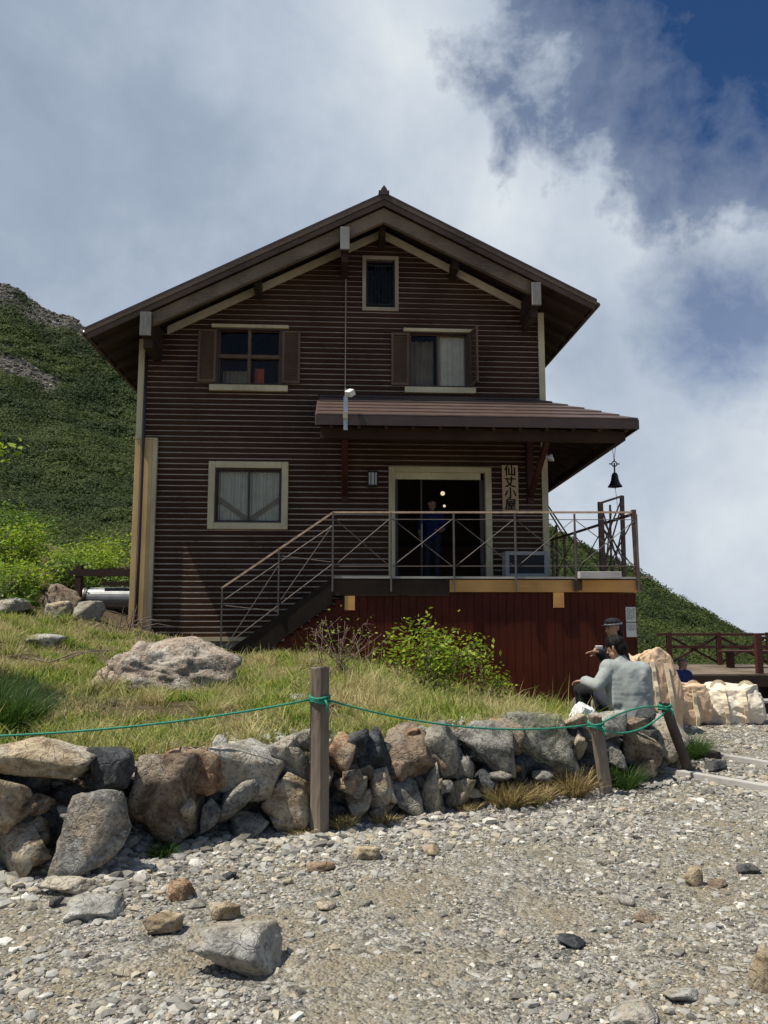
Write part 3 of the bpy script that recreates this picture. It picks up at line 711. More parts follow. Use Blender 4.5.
# ---------------------------------------------------------------- the hut
hut = empty('mountain_hut', (0, D0, 0), PHI, label='dark brown two storey mountain hut with horizontal siding, gable roof and porch', cat='hut')
XL, XR, ZB, RX = -4.67, 3.147, .913, -.06
SL = .505; ZA = 8.95; DEP = 9.0; FL = 1.965
def soff(x): return ZA - SL * abs(x - RX)       # underside of the roof
def siding(m, zlo, zhi, bounds, holes, mp, pitch=.106):
    """bounds(z) -> (u0,u1); holes: (u0,u1,z0,z1); mp(u, out, z) -> point"""
    prof = [(0, .030), (.074, .030), (.100, .006), (.106, .006)]
    cuts = sorted({h[2] for h in holes} | {h[3] for h in holes})
    z = zlo
    while z < zhi:
        for (a, ya), (b, yb) in zip(prof, prof[1:]):
            zs = [z + a] + [c for c in cuts if z + a < c < z + b] + [z + b]
            for p, q in zip(zs, zs[1:]):
                mid = (p + q) / 2; u0, u1 = bounds(mid)
                if u1 - u0 < .02: continue
                seg = [(u0, u1)]
                for h in holes:
                    if h[2] < mid < h[3]:
                        seg = [t for s in seg for t in ((s[0], min(s[1], h[0])), (max(s[0], h[1]), s[1])) if t[1] > t[0] + 1e-6]
                f = lambda zz: ya + (yb - ya) * (zz - z - a) / (b - a)
                for s in seg:
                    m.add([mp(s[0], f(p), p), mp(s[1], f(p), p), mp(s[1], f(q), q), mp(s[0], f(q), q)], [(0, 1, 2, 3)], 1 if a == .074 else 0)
        u0, u1 = bounds(z)
        if u1 - u0 > .02:      # the lip under the next board
            zt = z + pitch; seg = [(bounds(zt)[0], bounds(zt)[1])]
            for h in holes:
                if h[2] < zt < h[3]:
                    seg = [t for s in seg for t in ((s[0], min(s[1], h[0])), (max(s[0], h[1]), s[1])) if t[1] > t[0] + 1e-6]
            for s in seg:
                if s[1] - s[0] > .01: m.add([mp(s[0], .006, zt), mp(s[1], .006, zt), mp(s[1], .030, zt), mp(s[0], .030, zt)], [(0, 1, 2, 3)], 0)
        z += pitch
W_AT = (-.36, .215, 7.36, 8.35); W_UL = (-3.25, -2.01, 5.73, 6.86); W_UR = (.50, 1.66, 5.76, 6.86); W_LL = (-3.22, -1.96, 3.05, 4.10); DOOR = (.21, 1.96, FL, 4.05)
fb = lambda z: (max(XL, RX - (ZA - z) / SL), min(XR, RX + (ZA - z) / SL))
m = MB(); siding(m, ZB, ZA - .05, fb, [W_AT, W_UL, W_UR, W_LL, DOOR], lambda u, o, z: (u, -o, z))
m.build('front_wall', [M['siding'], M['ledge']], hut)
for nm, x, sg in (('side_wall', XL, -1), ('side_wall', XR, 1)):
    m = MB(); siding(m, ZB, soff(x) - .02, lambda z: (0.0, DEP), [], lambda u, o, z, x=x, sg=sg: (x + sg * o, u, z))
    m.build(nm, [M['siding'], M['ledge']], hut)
m = MB(); m.prism([(XL, DEP, ZB), (XR, DEP, ZB), (XR, DEP, soff(XR)), (RX, DEP, ZA), (XL, DEP, soff(XL))], (0, .05, 0)); m.build('back_wall', M['siding'], hut)
m = MB(); m.box(XL + .05, XR - .05, .03, DEP - .05, -.6, ZB - .06); m.build('foundation', M['concrete'], hut)
m = MB(); m.box(XL - .03, -2.3, -.07, .0, ZB - .075, ZB + .0); m.box(-2.3, XR, -.05, 0, ZB - .075, ZB); m.build('base_trim', M['cream'], hut)
# inside: floor, upper floor, linings, all closed to daylight except the openings
m = MB(); m.box(XL + .1, XR - .1, .25, DEP - .1, FL - .12, FL, 1); m.box(XL + .05, XR - .05, .07, DEP - .1, 4.75, 4.9, 0)
m.box(XL + .1, XR - .1, 5.2, 5.3, FL, 4.75, 0); m.box(-.6, -.5, .1, 5.2, FL, 4.75, 0); m.box(2.7, 2.8, .1, 5.2, FL, 4.75, 0)
m.box(XL + .1, -.6, 2.6, 2.7, FL, 4.75, 0); m.box(XL + .1, XR - .1, 2.6, 2.7, 4.9, 7.2, 0)
m.build('interior_lining', [M['inner'], M['innerwood']], hut)

def frame(m, u0, u1, z0, z1, w, y0, y1, mi=0):
    m.box(u0 - w, u0, y0, y1, z0 - w, z1 + w, mi); m.box(u1, u1 + w, y0, y1, z0 - w, z1 + w, mi)
    m.box(u0, u1, y0, y1, z1, z1 + w, mi); m.box(u0, u1, y0, y1, z0 - w, z0, mi)
def pane(win, u0, u1, z0, z1, y=.05):
    m = MB(); m.add([(u0, y, z0), (u1, y, z0), (u1, y, z1), (u0, y, z1)], [(0, 1, 2, 3)]); return m.build('pane', M['glass'], win)
def sash(m, u0, u1, z0, z1, w=.035, y0=.03, y1=.07): frame(m, u0 + w, u1 - w, z0 + w, z1 - w, w, y0, y1)
def curtain(win, u0, u1, z0, z1, y=.16, folds=14, name='curtain', mat=None, amp=.018):
    n = folds * 6; V = []; 
    for j in range(2):
        for i in range(n + 1):
            t = i / n; V.append((u0 + (u1 - u0) * t, y + amp * math.sin(t * folds * 6.283) + .01 * math.sin(t * 31), z1 if j else z0))
    mm = MB(); mm.add(V, [(i, i + 1, n + 2 + i, n + 1 + i) for i in range(n)]); return mm.build(name, mat or M['curtain'], win, smooth=True)
# attic window
w = MB(); u0, u1, z0, z1 = W_AT; frame(w, u0, u1, z0, z1, .075, -.055, .04)
win = w.build('window', M['greige'], hut, bevel=.006); win['label'] = 'narrow attic window behind vertical bars'
s = MB(); sash(s, u0, u1, z0, z1); s.build('sash', M['winframe'], win); pane(win, u0, u1, z0, z1)
b = MB()
for i in range(8):
    x = u0 + (u1 - u0) * (i + .5) / 8; b.tube([(x, -.03, z0), (x, -.03, z1)], .008, 6)
b.box(u0, u1, -.035, -.022, z1 - .14, z1 - .115); b.box(u0, u1, -.035, -.022, z0 + .05, z0 + .075); b.build('window_bars', M['black'], win)
def shutter(win, u0, u1, z0, z1, y0=-.075, y1=-.035, opened=False):
    m = MB()
    if not opened:
        frame(m, u0 + .045, u1 - .045, z0 + .06, z1 - .06, .045, y0, y1)
        z = z0 + .07
        while z < z1 - .08:
            m.add([(u0 + .045, y0 + .004, z), (u1 - .045, y0 + .004, z), (u1 - .045, y1 - .006, z + .042), (u0 + .045, y1 - .006, z + .042)], [(0, 1, 2, 3)])
            m.box(u0 + .045, u1 - .045, y0 + .002, y0 + .010, z - .006, z); z += .038
    else:
        frame(m, 0.045, .38, z0 + .06, z1 - .06, .045, -.018, .018)
        z = z0 + .07
        while z < z1 - .08:
            m.add([(.045, -.012, z), (.38, -.012, z), (.38, .012, z + .042), (.045, .012, z + .042)], [(0, 1, 2, 3)]); z += .038
        a = rad(-80); m.v = [(u0 + x * math.cos(a) - y * math.sin(a), -.05 + x * math.sin(a) + y * math.cos(a), zz) for x, y, zz in m.v]
    return m.build('shutter', M['shutter'], win)
# upper left
w = MB(); u0, u1, z0, z1 = W_UL; frame(w, u0 + .03, u1 - .03, z0 + .03, z1 - .03, .05, -.05, .04)
win = w.build('window', M['winframe'], hut); win['label'] = 'upper left window of four panes with both louvred shutters open'
s = MB(); s.box(-2.655, -2.60, -.04, .07, z0, z1); s.box(u0, u1, -.03, .07, 6.27, 6.34); sash(s, u0 + .02, -2.63, z0, z1); sash(s, -2.63, u1 - .02, z0, z1); s.build('sash', M['shutter'], win)
pane(win, u0, u1, z0, z1, .06)
s = MB(); s.box(-3.36, -1.87, -.10, -.03, 6.865, 6.93); s.build('lintel', M['cream'], win, bevel=.006)
s = MB(); s.box(-3.37, -1.87, -.12, -.03, 5.60, 5.715); s.build('sill', M['cream'], win, bevel=.006)
shutter(win, -3.61, -3.26, 5.76, 6.84); shutter(win, -1.99, -1.64, 5.76, 6.84)
curtain(win, u0 + .05, -2.72, z0, 6.15, .45, 5, mat=M['greige']); curtain(win, -2.55, u1 - .35, z0, 6.15, .25, 4, mat=M['orangecloth'])
# upper right
w = MB(); u0, u1, z0, z1 = W_UR; frame(w, u0 + .02, u1 - .02, z0 + .02, z1 - .02, .04, -.05, .04)
win = w.build('window', M['winframe'], hut); win['label'] = 'upper right sliding window with one shutter standing open edge on'
s = MB(); sash(s, u0 + .01, 1.09, z0, z1); sash(s, 1.05, u1 - .01, z0, z1, y0=.07, y1=.1); s.build('sash', M['shutter'], win); pane(win, u0, 1.07, z0, z1, .05); pane(win, 1.07, u1, z0, z1, .085)
s = MB(); s.box(.38, 1.78, -.10, -.03, 6.865, 6.93); s.build('lintel', M['cream'], win, bevel=.006)
s = MB(); s.box(.40, 1.80, -.12, -.03, 5.62, 5.735); s.build('sill', M['cream'], win, bevel=.006)
shutter(win, .14, .49, 5.76, 6.85); shutter(win, 1.70, 1.80, 5.74, 6.88, opened=True)
curtain(win, 1.08, u1 - .03, z0, z1, .16, 7); curtain(win, u0, 1.04, z0, z1, .5, 5, mat=M['greige'])
# lower left
w = MB(); u0, u1, z0, z1 = W_LL; frame(w, u0, u1, z0, z1, .125, -.075, .04)
win = w.build('window', M['cream'], hut, bevel=.012); win['label'] = 'lower left sliding window in a thick cream frame with tied curtains'
s = MB(); frame(s, u0 + .03, u1 - .03, z0 + .03, z1 - .03, .03, -.03, .05); sash(s, u0 + .02, -2.57, z0 + .02, z1 - .02); sash(s, -2.61, u1 - .02, z0 + .02, z1 - .02, y0=.06, y1=.09); s.build('sash', M['winframe'], win)
pane(win, u0, -2.59, z0, z1, .05); pane(win, -2.59, u1, z0, z1, .075)
curtain(win, u0 + .03, -2.6, z0, z1, .15, 9); curtain(win, -2.58, u1 - .03, z0, z1, .15, 9)
s = MB(); s.beam((u0 + .05, .115, 3.52), (-2.62, .115, 3.13), .09, .012, (0, 1, 0)); s.beam((u1 - .05, .115, 3.52), (-2.56, .115, 3.13), .09, .012, (0, 1, 0)); s.build('curtain_tie', M['curtain2'], win)
# door
u0, u1, z0, z1 = DOOR; w = MB(); 
w.box(u0 - .125, u0, -.09, .08, FL, z1 + .11); w.box(u1, u1 + .125, -.09, .08, FL, z1 + .11); w.box(u0, u1, -.09, .08, z1, z1 + .11)
dr = w.build('doorway', M['cream'], hut, bevel=.012)
s = MB(); s.box(u0, u1 - .08, -.02, .03, z1 - .13, z1 - .0); s.build('transom', M['cream'], dr)
s = MB(); s.box(u0, u0 + .06, .0, .06, FL, z1 - .13); s.box(u1 - .10, u1 - .02, .0, .06, FL, z1 - .13); s.box(u0, u1, -.05, .2, FL - .05, FL + .02); s.build('door_track', M['winframe'], dr)
s = MB(); s.box(u0 + .5, u0 + .535, .03, .07, FL, z1 - .13); s.build('door_stile', M['winframe'], dr)
s = MB(); s.tube([(u0 + .52, -.0, 2.6), (u0 + .52, -.0, 3.05)], .012, 6); s.build('door_handle', M['steel'], dr)
# corner boards and down pipe
m = MB(); m.box(XL - .06, XL + .05, -.07, -.031, ZB, soff(XL) - .02); m.box(XL - .06, XL, -.031, .1, ZB, soff(XL) - .02); m.build('corner_board', M['cream'], hut)
m = MB(); m.box(XL - .05, XL + .055, -.115, -.071, ZB - .1, 4.62); m.box(XL + .057, XL + .28, -.112, -.071, ZB - .1, 4.62); m.build('corner_panel', M['creamboard'], hut, bevel=.005)
m = MB(); m.box(XL + .282, XL + .365, -.125, -.033, ZB - .1, 4.65); m.box(XL - .05, XL + .28, -.125, -.05, 4.622, 4.65); m.build('corner_panel_edge', M['cream'], hut, bevel=.005)
m = MB(); m.box(XR - .07, XR + .05, -.075, -.031, ZB, soff(XR) - .02); m.box(XR + .031, XR + .05, -.031, .1, ZB, soff(XR) - .02); m.build('corner_board', M['cream'], hut)
m = MB(); m.tube([(XL + .11, -.16, 6.35), (XL + .11, -.16, 4.7), (XL + .11, -.16, 2.4), (XL + .10, -.16, .75)], .028, 8)
m.tube([(XL + .07, -.06, 6.5), (XL + .11, -.16, 6.35)], .028, 8); m.build('down_pipe', M['pipe'], hut, smooth=True)
m = MB(); m.tube([(-.76, -.045, 8.75), (-.76, -.045, 5.55)], .012, 6); m.build('conduit', M['greige'], hut)

# main roof: thin metal skin on boards, with barge boards, purlin ends and inner verge board
LE, RE = -5.457, 3.966; YF, YB = -1.0, DEP + .8; RZ = 9.24
def rz(x): return RZ - (.5126 if x < RX else .4974) * abs(x - RX)
rf = MB()
for xe in (LE, RE):
    rf.prism([(RX, YF, RZ), (xe, YF, rz(xe)), (xe, YF, rz(xe) - .05), (RX, YF, RZ - .05)], (0, YB - YF, 0))
roof = rf.build('roof', M['roof'], hut); roof['label'] = 'dark metal gable roof with deep eaves'
m = MB()
for xe in (LE, RE):
    a = .07 if xe < 0 else -.07
    m.prism([(RX, YF + .06, RZ - .055), (xe + a, YF + .06, rz(xe + a) - .055), (xe + a, YF + .06, rz(xe + a) - .17), (RX, YF + .06, RZ - .17)], (0, YB - YF - .12, 0))
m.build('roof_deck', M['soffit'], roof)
m = MB()
for xe in (LE, RE):
    m.prism([(RX, YF + .0, RZ - .055), (xe, YF, rz(xe) - .055), (xe, YF, rz(xe) - .125), (RX, YF, RZ - .135)], (0, .055, 0))
    a = .03 if xe < 0 else -.03
    m.prism([(RX, YF + .02, RZ - .145), (xe + a, YF + .02, rz(xe + a) - .13), (xe + a, YF + .02, rz(xe + a) - .23), (RX, YF + .02, RZ - .25)], (0, .035, 0))
m.build('barge_board', M['barge'], roof)
m = MB()
for xe in (-4.42, 2.80):
    m.prism([(RX, YF + .12, RZ - .255), (xe, YF + .12, rz(xe) - .235), (xe, YF + .12, rz(xe) - .235 - .25), (RX, YF + .12, RZ - .255 - .27)], (0, .10, 0))
m.build('verge_timber', M['oldwood'], roof)
m = MB()
for xe in (-4.20, 2.80):
    m.prism([(RX, -.055, soff(RX) + .0), (xe, -.055, soff(xe) + .0), (xe, -.055, soff(xe) - .16), (RX, -.055, soff(RX) - .16)], (0, -.035, 0))
m.build('verge_lining', M['lining'], roof)
for x, z, hw in ((-4.385, 6.56, .10), (-.79, 8.30, .085), (2.81, 7.31, .085)):
    m = MB(); m.box(x - hw + .01, x + hw - .01, -.97, .0, z - .20, z + .20); p = m.build('purlin', M['darkwood'], roof)
    m = MB(); m.box(x - hw, x + hw, -1.02, -.972, z - .22, z + .22); m.build('end_board', M['endgrain'], p, bevel=.006)
    m = MB(); m.box(x - hw + .02, x + hw - .02, -.80, 0, z - .38, z - .203); m.build('purlin_block', M['darkwood'], p)
for x, z in ((-2.45, 7.58), (1.36, 8.08), (RX, 8.72)):
    m = MB(); m.box(x - .06, x + .06, -.55, -.0, z - .12, z + .12); m.build('purlin', M['darkwood'], roof)
m = MB()
for y in np.arange(-.55, DEP + .5, .62):
    for xe in (LE + .1, RE - .1):
        m.prism([(RX, y, RZ - .175), (xe, y, rz(xe) - .175), (xe, y, rz(xe) - .29), (RX, y, RZ - .29)], (0, .07, 0))
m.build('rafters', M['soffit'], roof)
m = MB(); m.box(RX - .10, RX + .10, YF, YB, RZ - .03, RZ + .035); m.prism([(RX - .10, YF - .02, RZ - .06), (RX + .10, YF - .02, RZ - .06), (RX + .05, YF - .02, RZ + .06), (RX, YF - .02, RZ + .13), (RX - .05, YF - .02, RZ + .06)], (0, .10, 0)); m.build('ridge_cap', M['roof'], roof)
for xe, sg in ((LE, -1), (RE, 1)):
    m = MB(); m.tube([(xe + sg * .03, YF + .05, rz(xe) - .09), (xe + sg * .03, YB, rz(xe) - .09)], .05, 8); m.build('gutter', M['roof'], roof, smooth=True)

# porch roof
A_, B_, C_, D_ = (-1.25, 0, 5.60), (2.75, 0, 5.60), (4.26, -2.0, 4.68), (-1.25, -2.0, 4.68)
m = MB(); n = 7
for i in range(n):
    t0, t1 = i / n, (i + 1) / n; lf = lambda P, Q, t: (P[0] + (Q[0] - P[0]) * t, P[1] + (Q[1] - P[1]) * t, P[2] + (Q[2] - P[2]) * t)
    a, b, c, d = lf(D_, A_, t0), lf(C_, B_, t0), lf(C_, B_, t1), lf(D_, A_, t1); h = .022
    m.add([(a[0], a[1], a[2]), (b[0], b[1], b[2]), (b[0], b[1], b[2] + h), (a[0], a[1], a[2] + h), (c[0], c[1], c[2]), (d[0], d[1], d[2])], [(0, 1, 2, 3), (3, 2, 4, 5)], 1 if i > 3 else 0)  # upper rows use darker metal: their dimmer reflection is put into the colour
    e0, e1 = (4.62, 2.5, 4.74), (4.60, 5.0, 4.60); w0, w1 = (3.15, 2.5, 5.45), (3.15, 5.0, 5.35)
    b2, c2 = lf(e0, w0, t0), lf(e0, w0, t1); b3, c3 = lf(e1, w1, t0), lf(e1, w1, t1)
    m.add([b, b2, (b2[0], b2[1], b2[2] + h), (b[0], b[1], b[2] + h), c2, c], [(0, 1, 2, 3), (3, 2, 4, 5)])
    m.add([b2, b3, (b3[0], b3[1], b3[2] + h), (b2[0], b2[1], b2[2] + h), c3, c2], [(0, 1, 2, 3), (3, 2, 4, 5)])
m.prism([(-1.25, 0, 5.60), (-1.25, -2.0, 4.68), (-1.25, -2.0, 4.50), (-1.25, 0, 5.4)], (-.03, 0, 0))
pr = m.build('porch_roof', [M['roofrib'], M['roof']], hut); pr['label'] = 'lean-to metal roof over the entrance with a swept right corner'
m = MB(); ed = [(-1.26, -2.0, 4.67), (4.27, -2.01, 4.67), (4.63, 2.5, 4.73), (4.61, 5.0, 4.59)]; lo = [.165, .165, .14, .16]
for i in range(3):
    p, q = ed[i], ed[i + 1]; o = Vector((0, -.03, 0)) if i == 0 else Vector((.03, 0, 0))
    m.add([p, q, (q[0], q[1], q[2] - lo[i + 1]), (p[0], p[1], p[2] - lo[i])] + [tuple(Vector(v) - o) for v in (p, q, (q[0], q[1], q[2] - lo[i + 1]), (p[0], p[1], p[2] - lo[i]))], [(3, 2, 1, 0), (4, 5, 6, 7), (0, 1, 5, 4), (2, 3, 7, 6), (0, 4, 7, 3), (1, 2, 6, 5)])
m.build('fascia', M['roofface'], pr)
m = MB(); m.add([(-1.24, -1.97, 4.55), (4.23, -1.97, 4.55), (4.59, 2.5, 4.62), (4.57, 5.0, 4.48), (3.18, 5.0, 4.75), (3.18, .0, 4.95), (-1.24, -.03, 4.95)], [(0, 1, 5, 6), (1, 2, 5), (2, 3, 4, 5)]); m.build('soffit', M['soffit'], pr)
m = MB(); m.box(-1.2, 4.1, -1.62, -1.50, 4.36, 4.56); m.beam((4.15, -1.55, 4.48), (4.45, 4.9, 4.42), .1, .16)
for x in np.arange(-1.0, 4.2, .46): m.beam((x, -1.95, 4.50), (x, -.0, 4.90), .05, .08)
for y in np.arange(.3, 5.0, .5): m.beam((3.18, y, 4.9), (4.45, y, 4.56), .05, .08)
m.build('porch_beam', M['darkwood'], pr)
for xw, xt in ((-.76, -.77), (2.84, 2.79)):
    m = MB(); m.box(xw - .06, xw + .06, -.14, -.035, 3.46, 4.9); m.beam((xw, -.10, 3.60), (xt, -1.55, 4.40), .09, .12); m.build('knee_brace', M['redframe'], pr)

# porch deck with red boarded skirt
dk = MB(); 
m = dk; m.box(-.96, 4.15, -2.04, -.04, FL - .045, FL); m.box(3.2, 4.15, -.037, 5.0, FL - .045, FL)
deck = m.build('porch_deck', M['darkwood'], hut)
m = MB(); m.box(-.97, 4.16, -2.056, -2.042, FL - .030, FL + .004); m.build('deck_edge', M['plank'], deck)
for b_ in ((-.98, .955, -2.03, -1.95, FL - .31, FL - .05), (-.98, -.88, -1.94, -.1, FL - .31, FL - .05)):
    m = MB(); m.box(*b_); m.build('deck_beam', M['darkwood'], deck)
m = MB(); m.box(3.02, 3.16, -2.095, -2.036, FL - .22, FL - .05); m.build('deck_bracket', M['darkwood'], deck)
m = MB(); m.box(.96, 4.13, -2.03, -1.95, 1.715, FL - .05); m.build('deck_beam', M['orange'], deck)['label'] = 'fresh orange beam along the front of the porch floor'
m = MB(); m.box(4.06, 4.13, -1.94, 5.0, 1.715, FL - .05); m.build('deck_beam', M['orange'], deck)
m = MB(); m.box(-.765, -.60, -2.035, -1.99, 1.42, 1.65); m.build('beam_end', M['orange'], deck)
m = MB(); m.box(2.69, 2.865, -2.035, -1.99, 1.46, 1.71); m.build('beam_end', M['orange'], deck)
m = MB(); x = -2.95; R = np.random.RandomState(3)
while x < 4.08:
    w_ = .135; top = 1.70 if x > -.9 else max(.3, 1.55 + (x + .98) * .72)
    if x > -.9 or top > .35: m.box(x, min(x + w_ - .006, 4.10), -1.985 + R.uniform(-.002, .002), -1.955, -.5, top)
    x += w_
y = -1.9
while y < 5: m.box(4.04, 4.07, y, y + w_ - .006, -1.6, 1.70); y += w_
m.box(-2.9, 4.0, -1.95, -1.94, -.5, .6)
m.build('skirt_boards', M['redwood'], deck)
m = MB(); m.box(3.09, 3.79, -2.22, -2.06, FL - .03, FL + .085); m.build('bench_plank', M['plank'], deck, bevel=.006)
m = MB(); m.prism([(4.15, -2.0, FL - .0), (4.45, -1.9, FL + .03), (4.15, -1.5, FL + .0)], (0, 0, -.03)); m.build('deck_flashing', M['greige'], deck)

# porch railing
rl = MB(); rl.beam((-.967, -2.02, 3.02), (4.14, -2.02, 3.06), .045, .03); rl.beam((-.967, -2.02, 3.02), (-2.76, -2.02, 1.77), .045, .03)
railing = rl.build('porch_railing', M['railtop'], hut); railing['label'] = 'thin metal porch railing with crossed rods'
PX = [-.967, -.01, 1.03, 2.06, 3.07, 4.13]
for x in PX:
    m = MB(); m.box(x - .014, x + .014, -2.085, -2.057, 1.72, 3.02); m.build('rail_post', M['rod'], railing)
m = MB(); m.beam((4.13, -2.03, 1.75), (4.10, -2.03, 3.10), .07, .07); m.build('rail_post', M['rail'], railing)
m = MB(); r_ = .007
m.tube([(-.967, -2.06, 2.90), (4.13, -2.06, 2.93)], r_, 6); m.tube([(-.967, -2.06, 2.13), (4.13, -2.06, 2.15)], r_, 6)
for a, b in zip(PX, PX[1:]):
    m.tube([(a + .03, -2.062, 2.14), (b - .03, -2.062, 2.91)], r_, 6); m.tube([(a + .03, -2.05, 2.91), (b - .03, -2.05, 2.14)], r_, 6)
m.build('rail_rods', M['rod'], railing)
m = MB()      # railing of the right side of the deck, running back
for y in (-.5, 1.2, 2.9, 4.8): m.beam((4.10, y, 1.95), (4.10, y, 3.0), .05, .05)
m.beam((4.10, -2.0, 3.03), (4.10, 4.8, 3.0), .05, .04)
for a, b in zip((-2.0, -.5, 1.2, 2.9), (-.5, 1.2, 2.9, 4.8)):
    m.tube([(4.10, a, 2.1), (4.10, b, 2.95)], .012, 6); m.tube([(4.11, a, 2.95), (4.11, b, 2.1)], .012, 6)
m.build('side_rail', M['rail'], railing)
m = MB()      # taller gate panel standing skew at the right edge of the deck
P0, P1 = (3.79, -1.30, 0), (4.31, -.95, 0)
g = lambda t, z: (P0[0] + (P1[0] - P0[0]) * t, P0[1] + (P1[1] - P0[1]) * t, z)
m.beam(g(0, 1.97), g(0, 3.33), .085, .06); m.beam(g(1, 1.97), g(1.03, 3.50), .07, .05); m.beam(g(0, 3.31), g(1.03, 3.49), .035, .035)
m.beam(g(.40, 1.97), g(.45, 3.30), .03, .03)
for a, b in (((0, 2.1), (1, 3.3)), ((0, 3.1), (1, 2.3)), ((.05, 2.9), (1, 2.1)), ((.4, 2.0), (1, 2.9)), ((0, 2.5), (1, 3.42)), ((.05, 3.25), (.9, 2.0)), ((.1, 2.0), (.5, 3.2))): m.beam(g(*a), g(*b), .02, .02)
m.build('gate_panel', M['rail'], railing)
m = MB()      # railing of a rear flight seen past the corner
for k in (0, .12): m.beam((4.25 + k, 4.4, 4.22 - k), (4.8 + k, 4.2, 3.15), .04, .04)
for x, zt in ((4.35, 3.95), (4.6, 3.5), (4.8, 3.2)): m.beam((x, 4.3, 1.9), (x, 4.3, zt), .05, .05)
m.beam((4.2, 4.3, 1.95), (5.0, 4.3, 1.95), 1.0, .08)
m.build('rear_rail', M['rail'], railing)
# stair
m = MB(); sl = .70
top = [(-.97, FL - .02), (-3.0, FL - .02 - 2.03 * sl)]
m.prism([(-.97, -2.045, top[0][1]), (-3.0, -2.045, top[1][1]), (-2.75, -2.045, top[1][1] - .28), (-.97, -2.045, top[0][1] - .42)], (0, .05, 0))
m.prism([(-.97, -1.0, top[0][1]), (-3.0, -1.0, top[1][1]), (-2.75, -1.0, top[1][1] - .28), (-.97, -1.0, top[0][1] - .42)], (0, .05, 0))
st = m.build('stair', M['stringer'], hut)
for i in range(9):
    z = FL - .19 - i * .155; x = -.97 - (FL - z - .02) / sl; m = MB(); m.box(x - .02, x + .24, -1.99, -1.0, z - .04, z); m.build('stair_tread', M['darkwood'], st)
m = MB()
for x in (-2.74, -1.84): zt = 3.02 + (x + .967) * .697; m.box(x - .011, x + .011, -2.075, -2.05, zt - 1.06, zt)
m.tube([(-.967, -2.06, 2.80), (-2.74, -2.06, 1.56)], .008, 6); m.tube([(-.967, -2.06, 2.17), (-2.66, -2.06, .86)], .008, 6)
m.tube([(-.99, -2.062, 2.78), (-1.80, -2.062, 1.58)], .007, 6); m.tube([(-1.84, -2.062, 2.15), (-2.62, -2.062, .90)], .007, 6)
m.tube([(-1.84, -2.06, 2.3), (-1.0, -2.06, 2.2)], .007, 6); m.tube([(-2.74, -2.06, 1.5), (-1.84, -2.06, 1.40)], .007, 6)
m.build('stair_rods', M['rod'], st)

def HP(x, y, z):
    """hut-local to world"""
    return (x * math.cos(PHI) - y * math.sin(PHI), D0 + x * math.sin(PHI) + y * math.cos(PHI), z)
# things fixed to or standing on the hut
t = empty('signboard', HP(2.45, -.05, 3.75), PHI, label='vertical wooden name board with black brushed characters beside the doorway', cat='sign')
m = MB(); m.box(-.158, .158, -.03, .0, -.455, .455); m.build('board', M['signwood'], t, bevel=.006)
def lettering(ch, size, loc, parent, mat, name='lettering', off=0.0):
    c = bpy.data.curves.new(name, 'FONT'); c.body = ch; c.size = size; c.align_x = 'CENTER'; c.align_y = 'CENTER'; c.extrude = .002
    o = bpy.data.objects.new('tmp', c); COL.objects.link(o); bpy.context.view_layer.update()
    me = bpy.data.meshes.new_from_object(o.evaluated_get(bpy.context.evaluated_depsgraph_get())); bpy.data.objects.remove(o)
    n = len(me.vertices); co = np.empty(n * 3); me.vertices.foreach_get('co', co); co = co.reshape(-1, 3); fs = [tuple(p.vertices) for p in me.polygons]
    m = MB()
    for k, (dx, dy) in enumerate(((0, 0), (off, 0), (-off, off), (0, -off))): m.add([(x + dx, y + dy, z + k * .0003) for x, y, z in co], fs)
    bpy.data.meshes.remove(me)
    return m.build(name, mat, parent, loc=loc, rot=(rad(90), 0, 0))
for i, ch in enumerate('仙丈小屋'): lettering(ch, .232, (0, -.034, .335 - i * .222), t, M['ink'], off=.006)
t = empty('wall_lamp', HP(-.222, -.03, 3.91), PHI, label='small square porch lamp on the dark siding left of the doorway', cat='lamp')
m = MB(); m.box(-.10, .10, -.03, .0, -.16, .16); m.box(-.10, .10, -.11, -.03, .12, .15); m.box(-.10, .10, -.11, -.03, -.15, -.12)
for x in (-.09, -.035, .035, .09): m.box(x - .008, x + .008, -.115, -.10, -.15, .15)
m.build('lamp_case', M['black'], t); m = MB(); m.box(-.075, .075, -.095, -.035, -.118, .118); m.build('lamp_shade', M['plasticwhite'], t)
t = empty('flood_lamp', HP(-.77, -2.05, 4.95), PHI, label='white flood lamp head on a short mast above the porch roof edge', cat='lamp')
m = MB(); m.box(-.035, .035, -.03, .0, -.55, .02); m.tube([(0, -.015, -.1), (0, -.015, .16)], .016, 8); m.build('lamp_mast', M['steel'], t)
m = MB(); m.box(-.055, .055, -.12, .02, -.05, .05); m.build('lamp_head', M['plasticwhite'], t, bevel=.008, loc=(.045, -.02, .09), rot=(rad(20), rad(-35), rad(25)))
m = MB(); m.box(-.045, .035, -.05, -.031, -.36, -.25); m.build('junction_box', M['greige'], t)
t = empty('spot_lamp', HP(2.92, -1.2, 4.12), PHI, label='tiny white lamp under the porch eave beside the corner post', cat='lamp')
m = MB(); m.lathe([(.0, .09), (.02, .09), (.09, .0), (.085, -.01), (.0, -.01)], (0, 0, 0), 14); m.build('lamp_shade', M['plasticwhite'], t, rot=(0, rad(25), 0)); m = MB(); m.tube([(0, 0, .08), (-.05, 0, .5)], .008, 6); m.build('lamp_cord', M['black'], t)
t = empty('outdoor_unit', HP(2.64, -.35, FL), PHI, label='low grey ventilation unit on the porch floor below the name board', cat='appliance')
m = MB(); frame(m, -.33, .33, .12, .46, .075, -.15, -.11); m.box(-.405, .405, -.11, .15, .045, .535); m.build('casing', M['acbody'], t, bevel=.01)
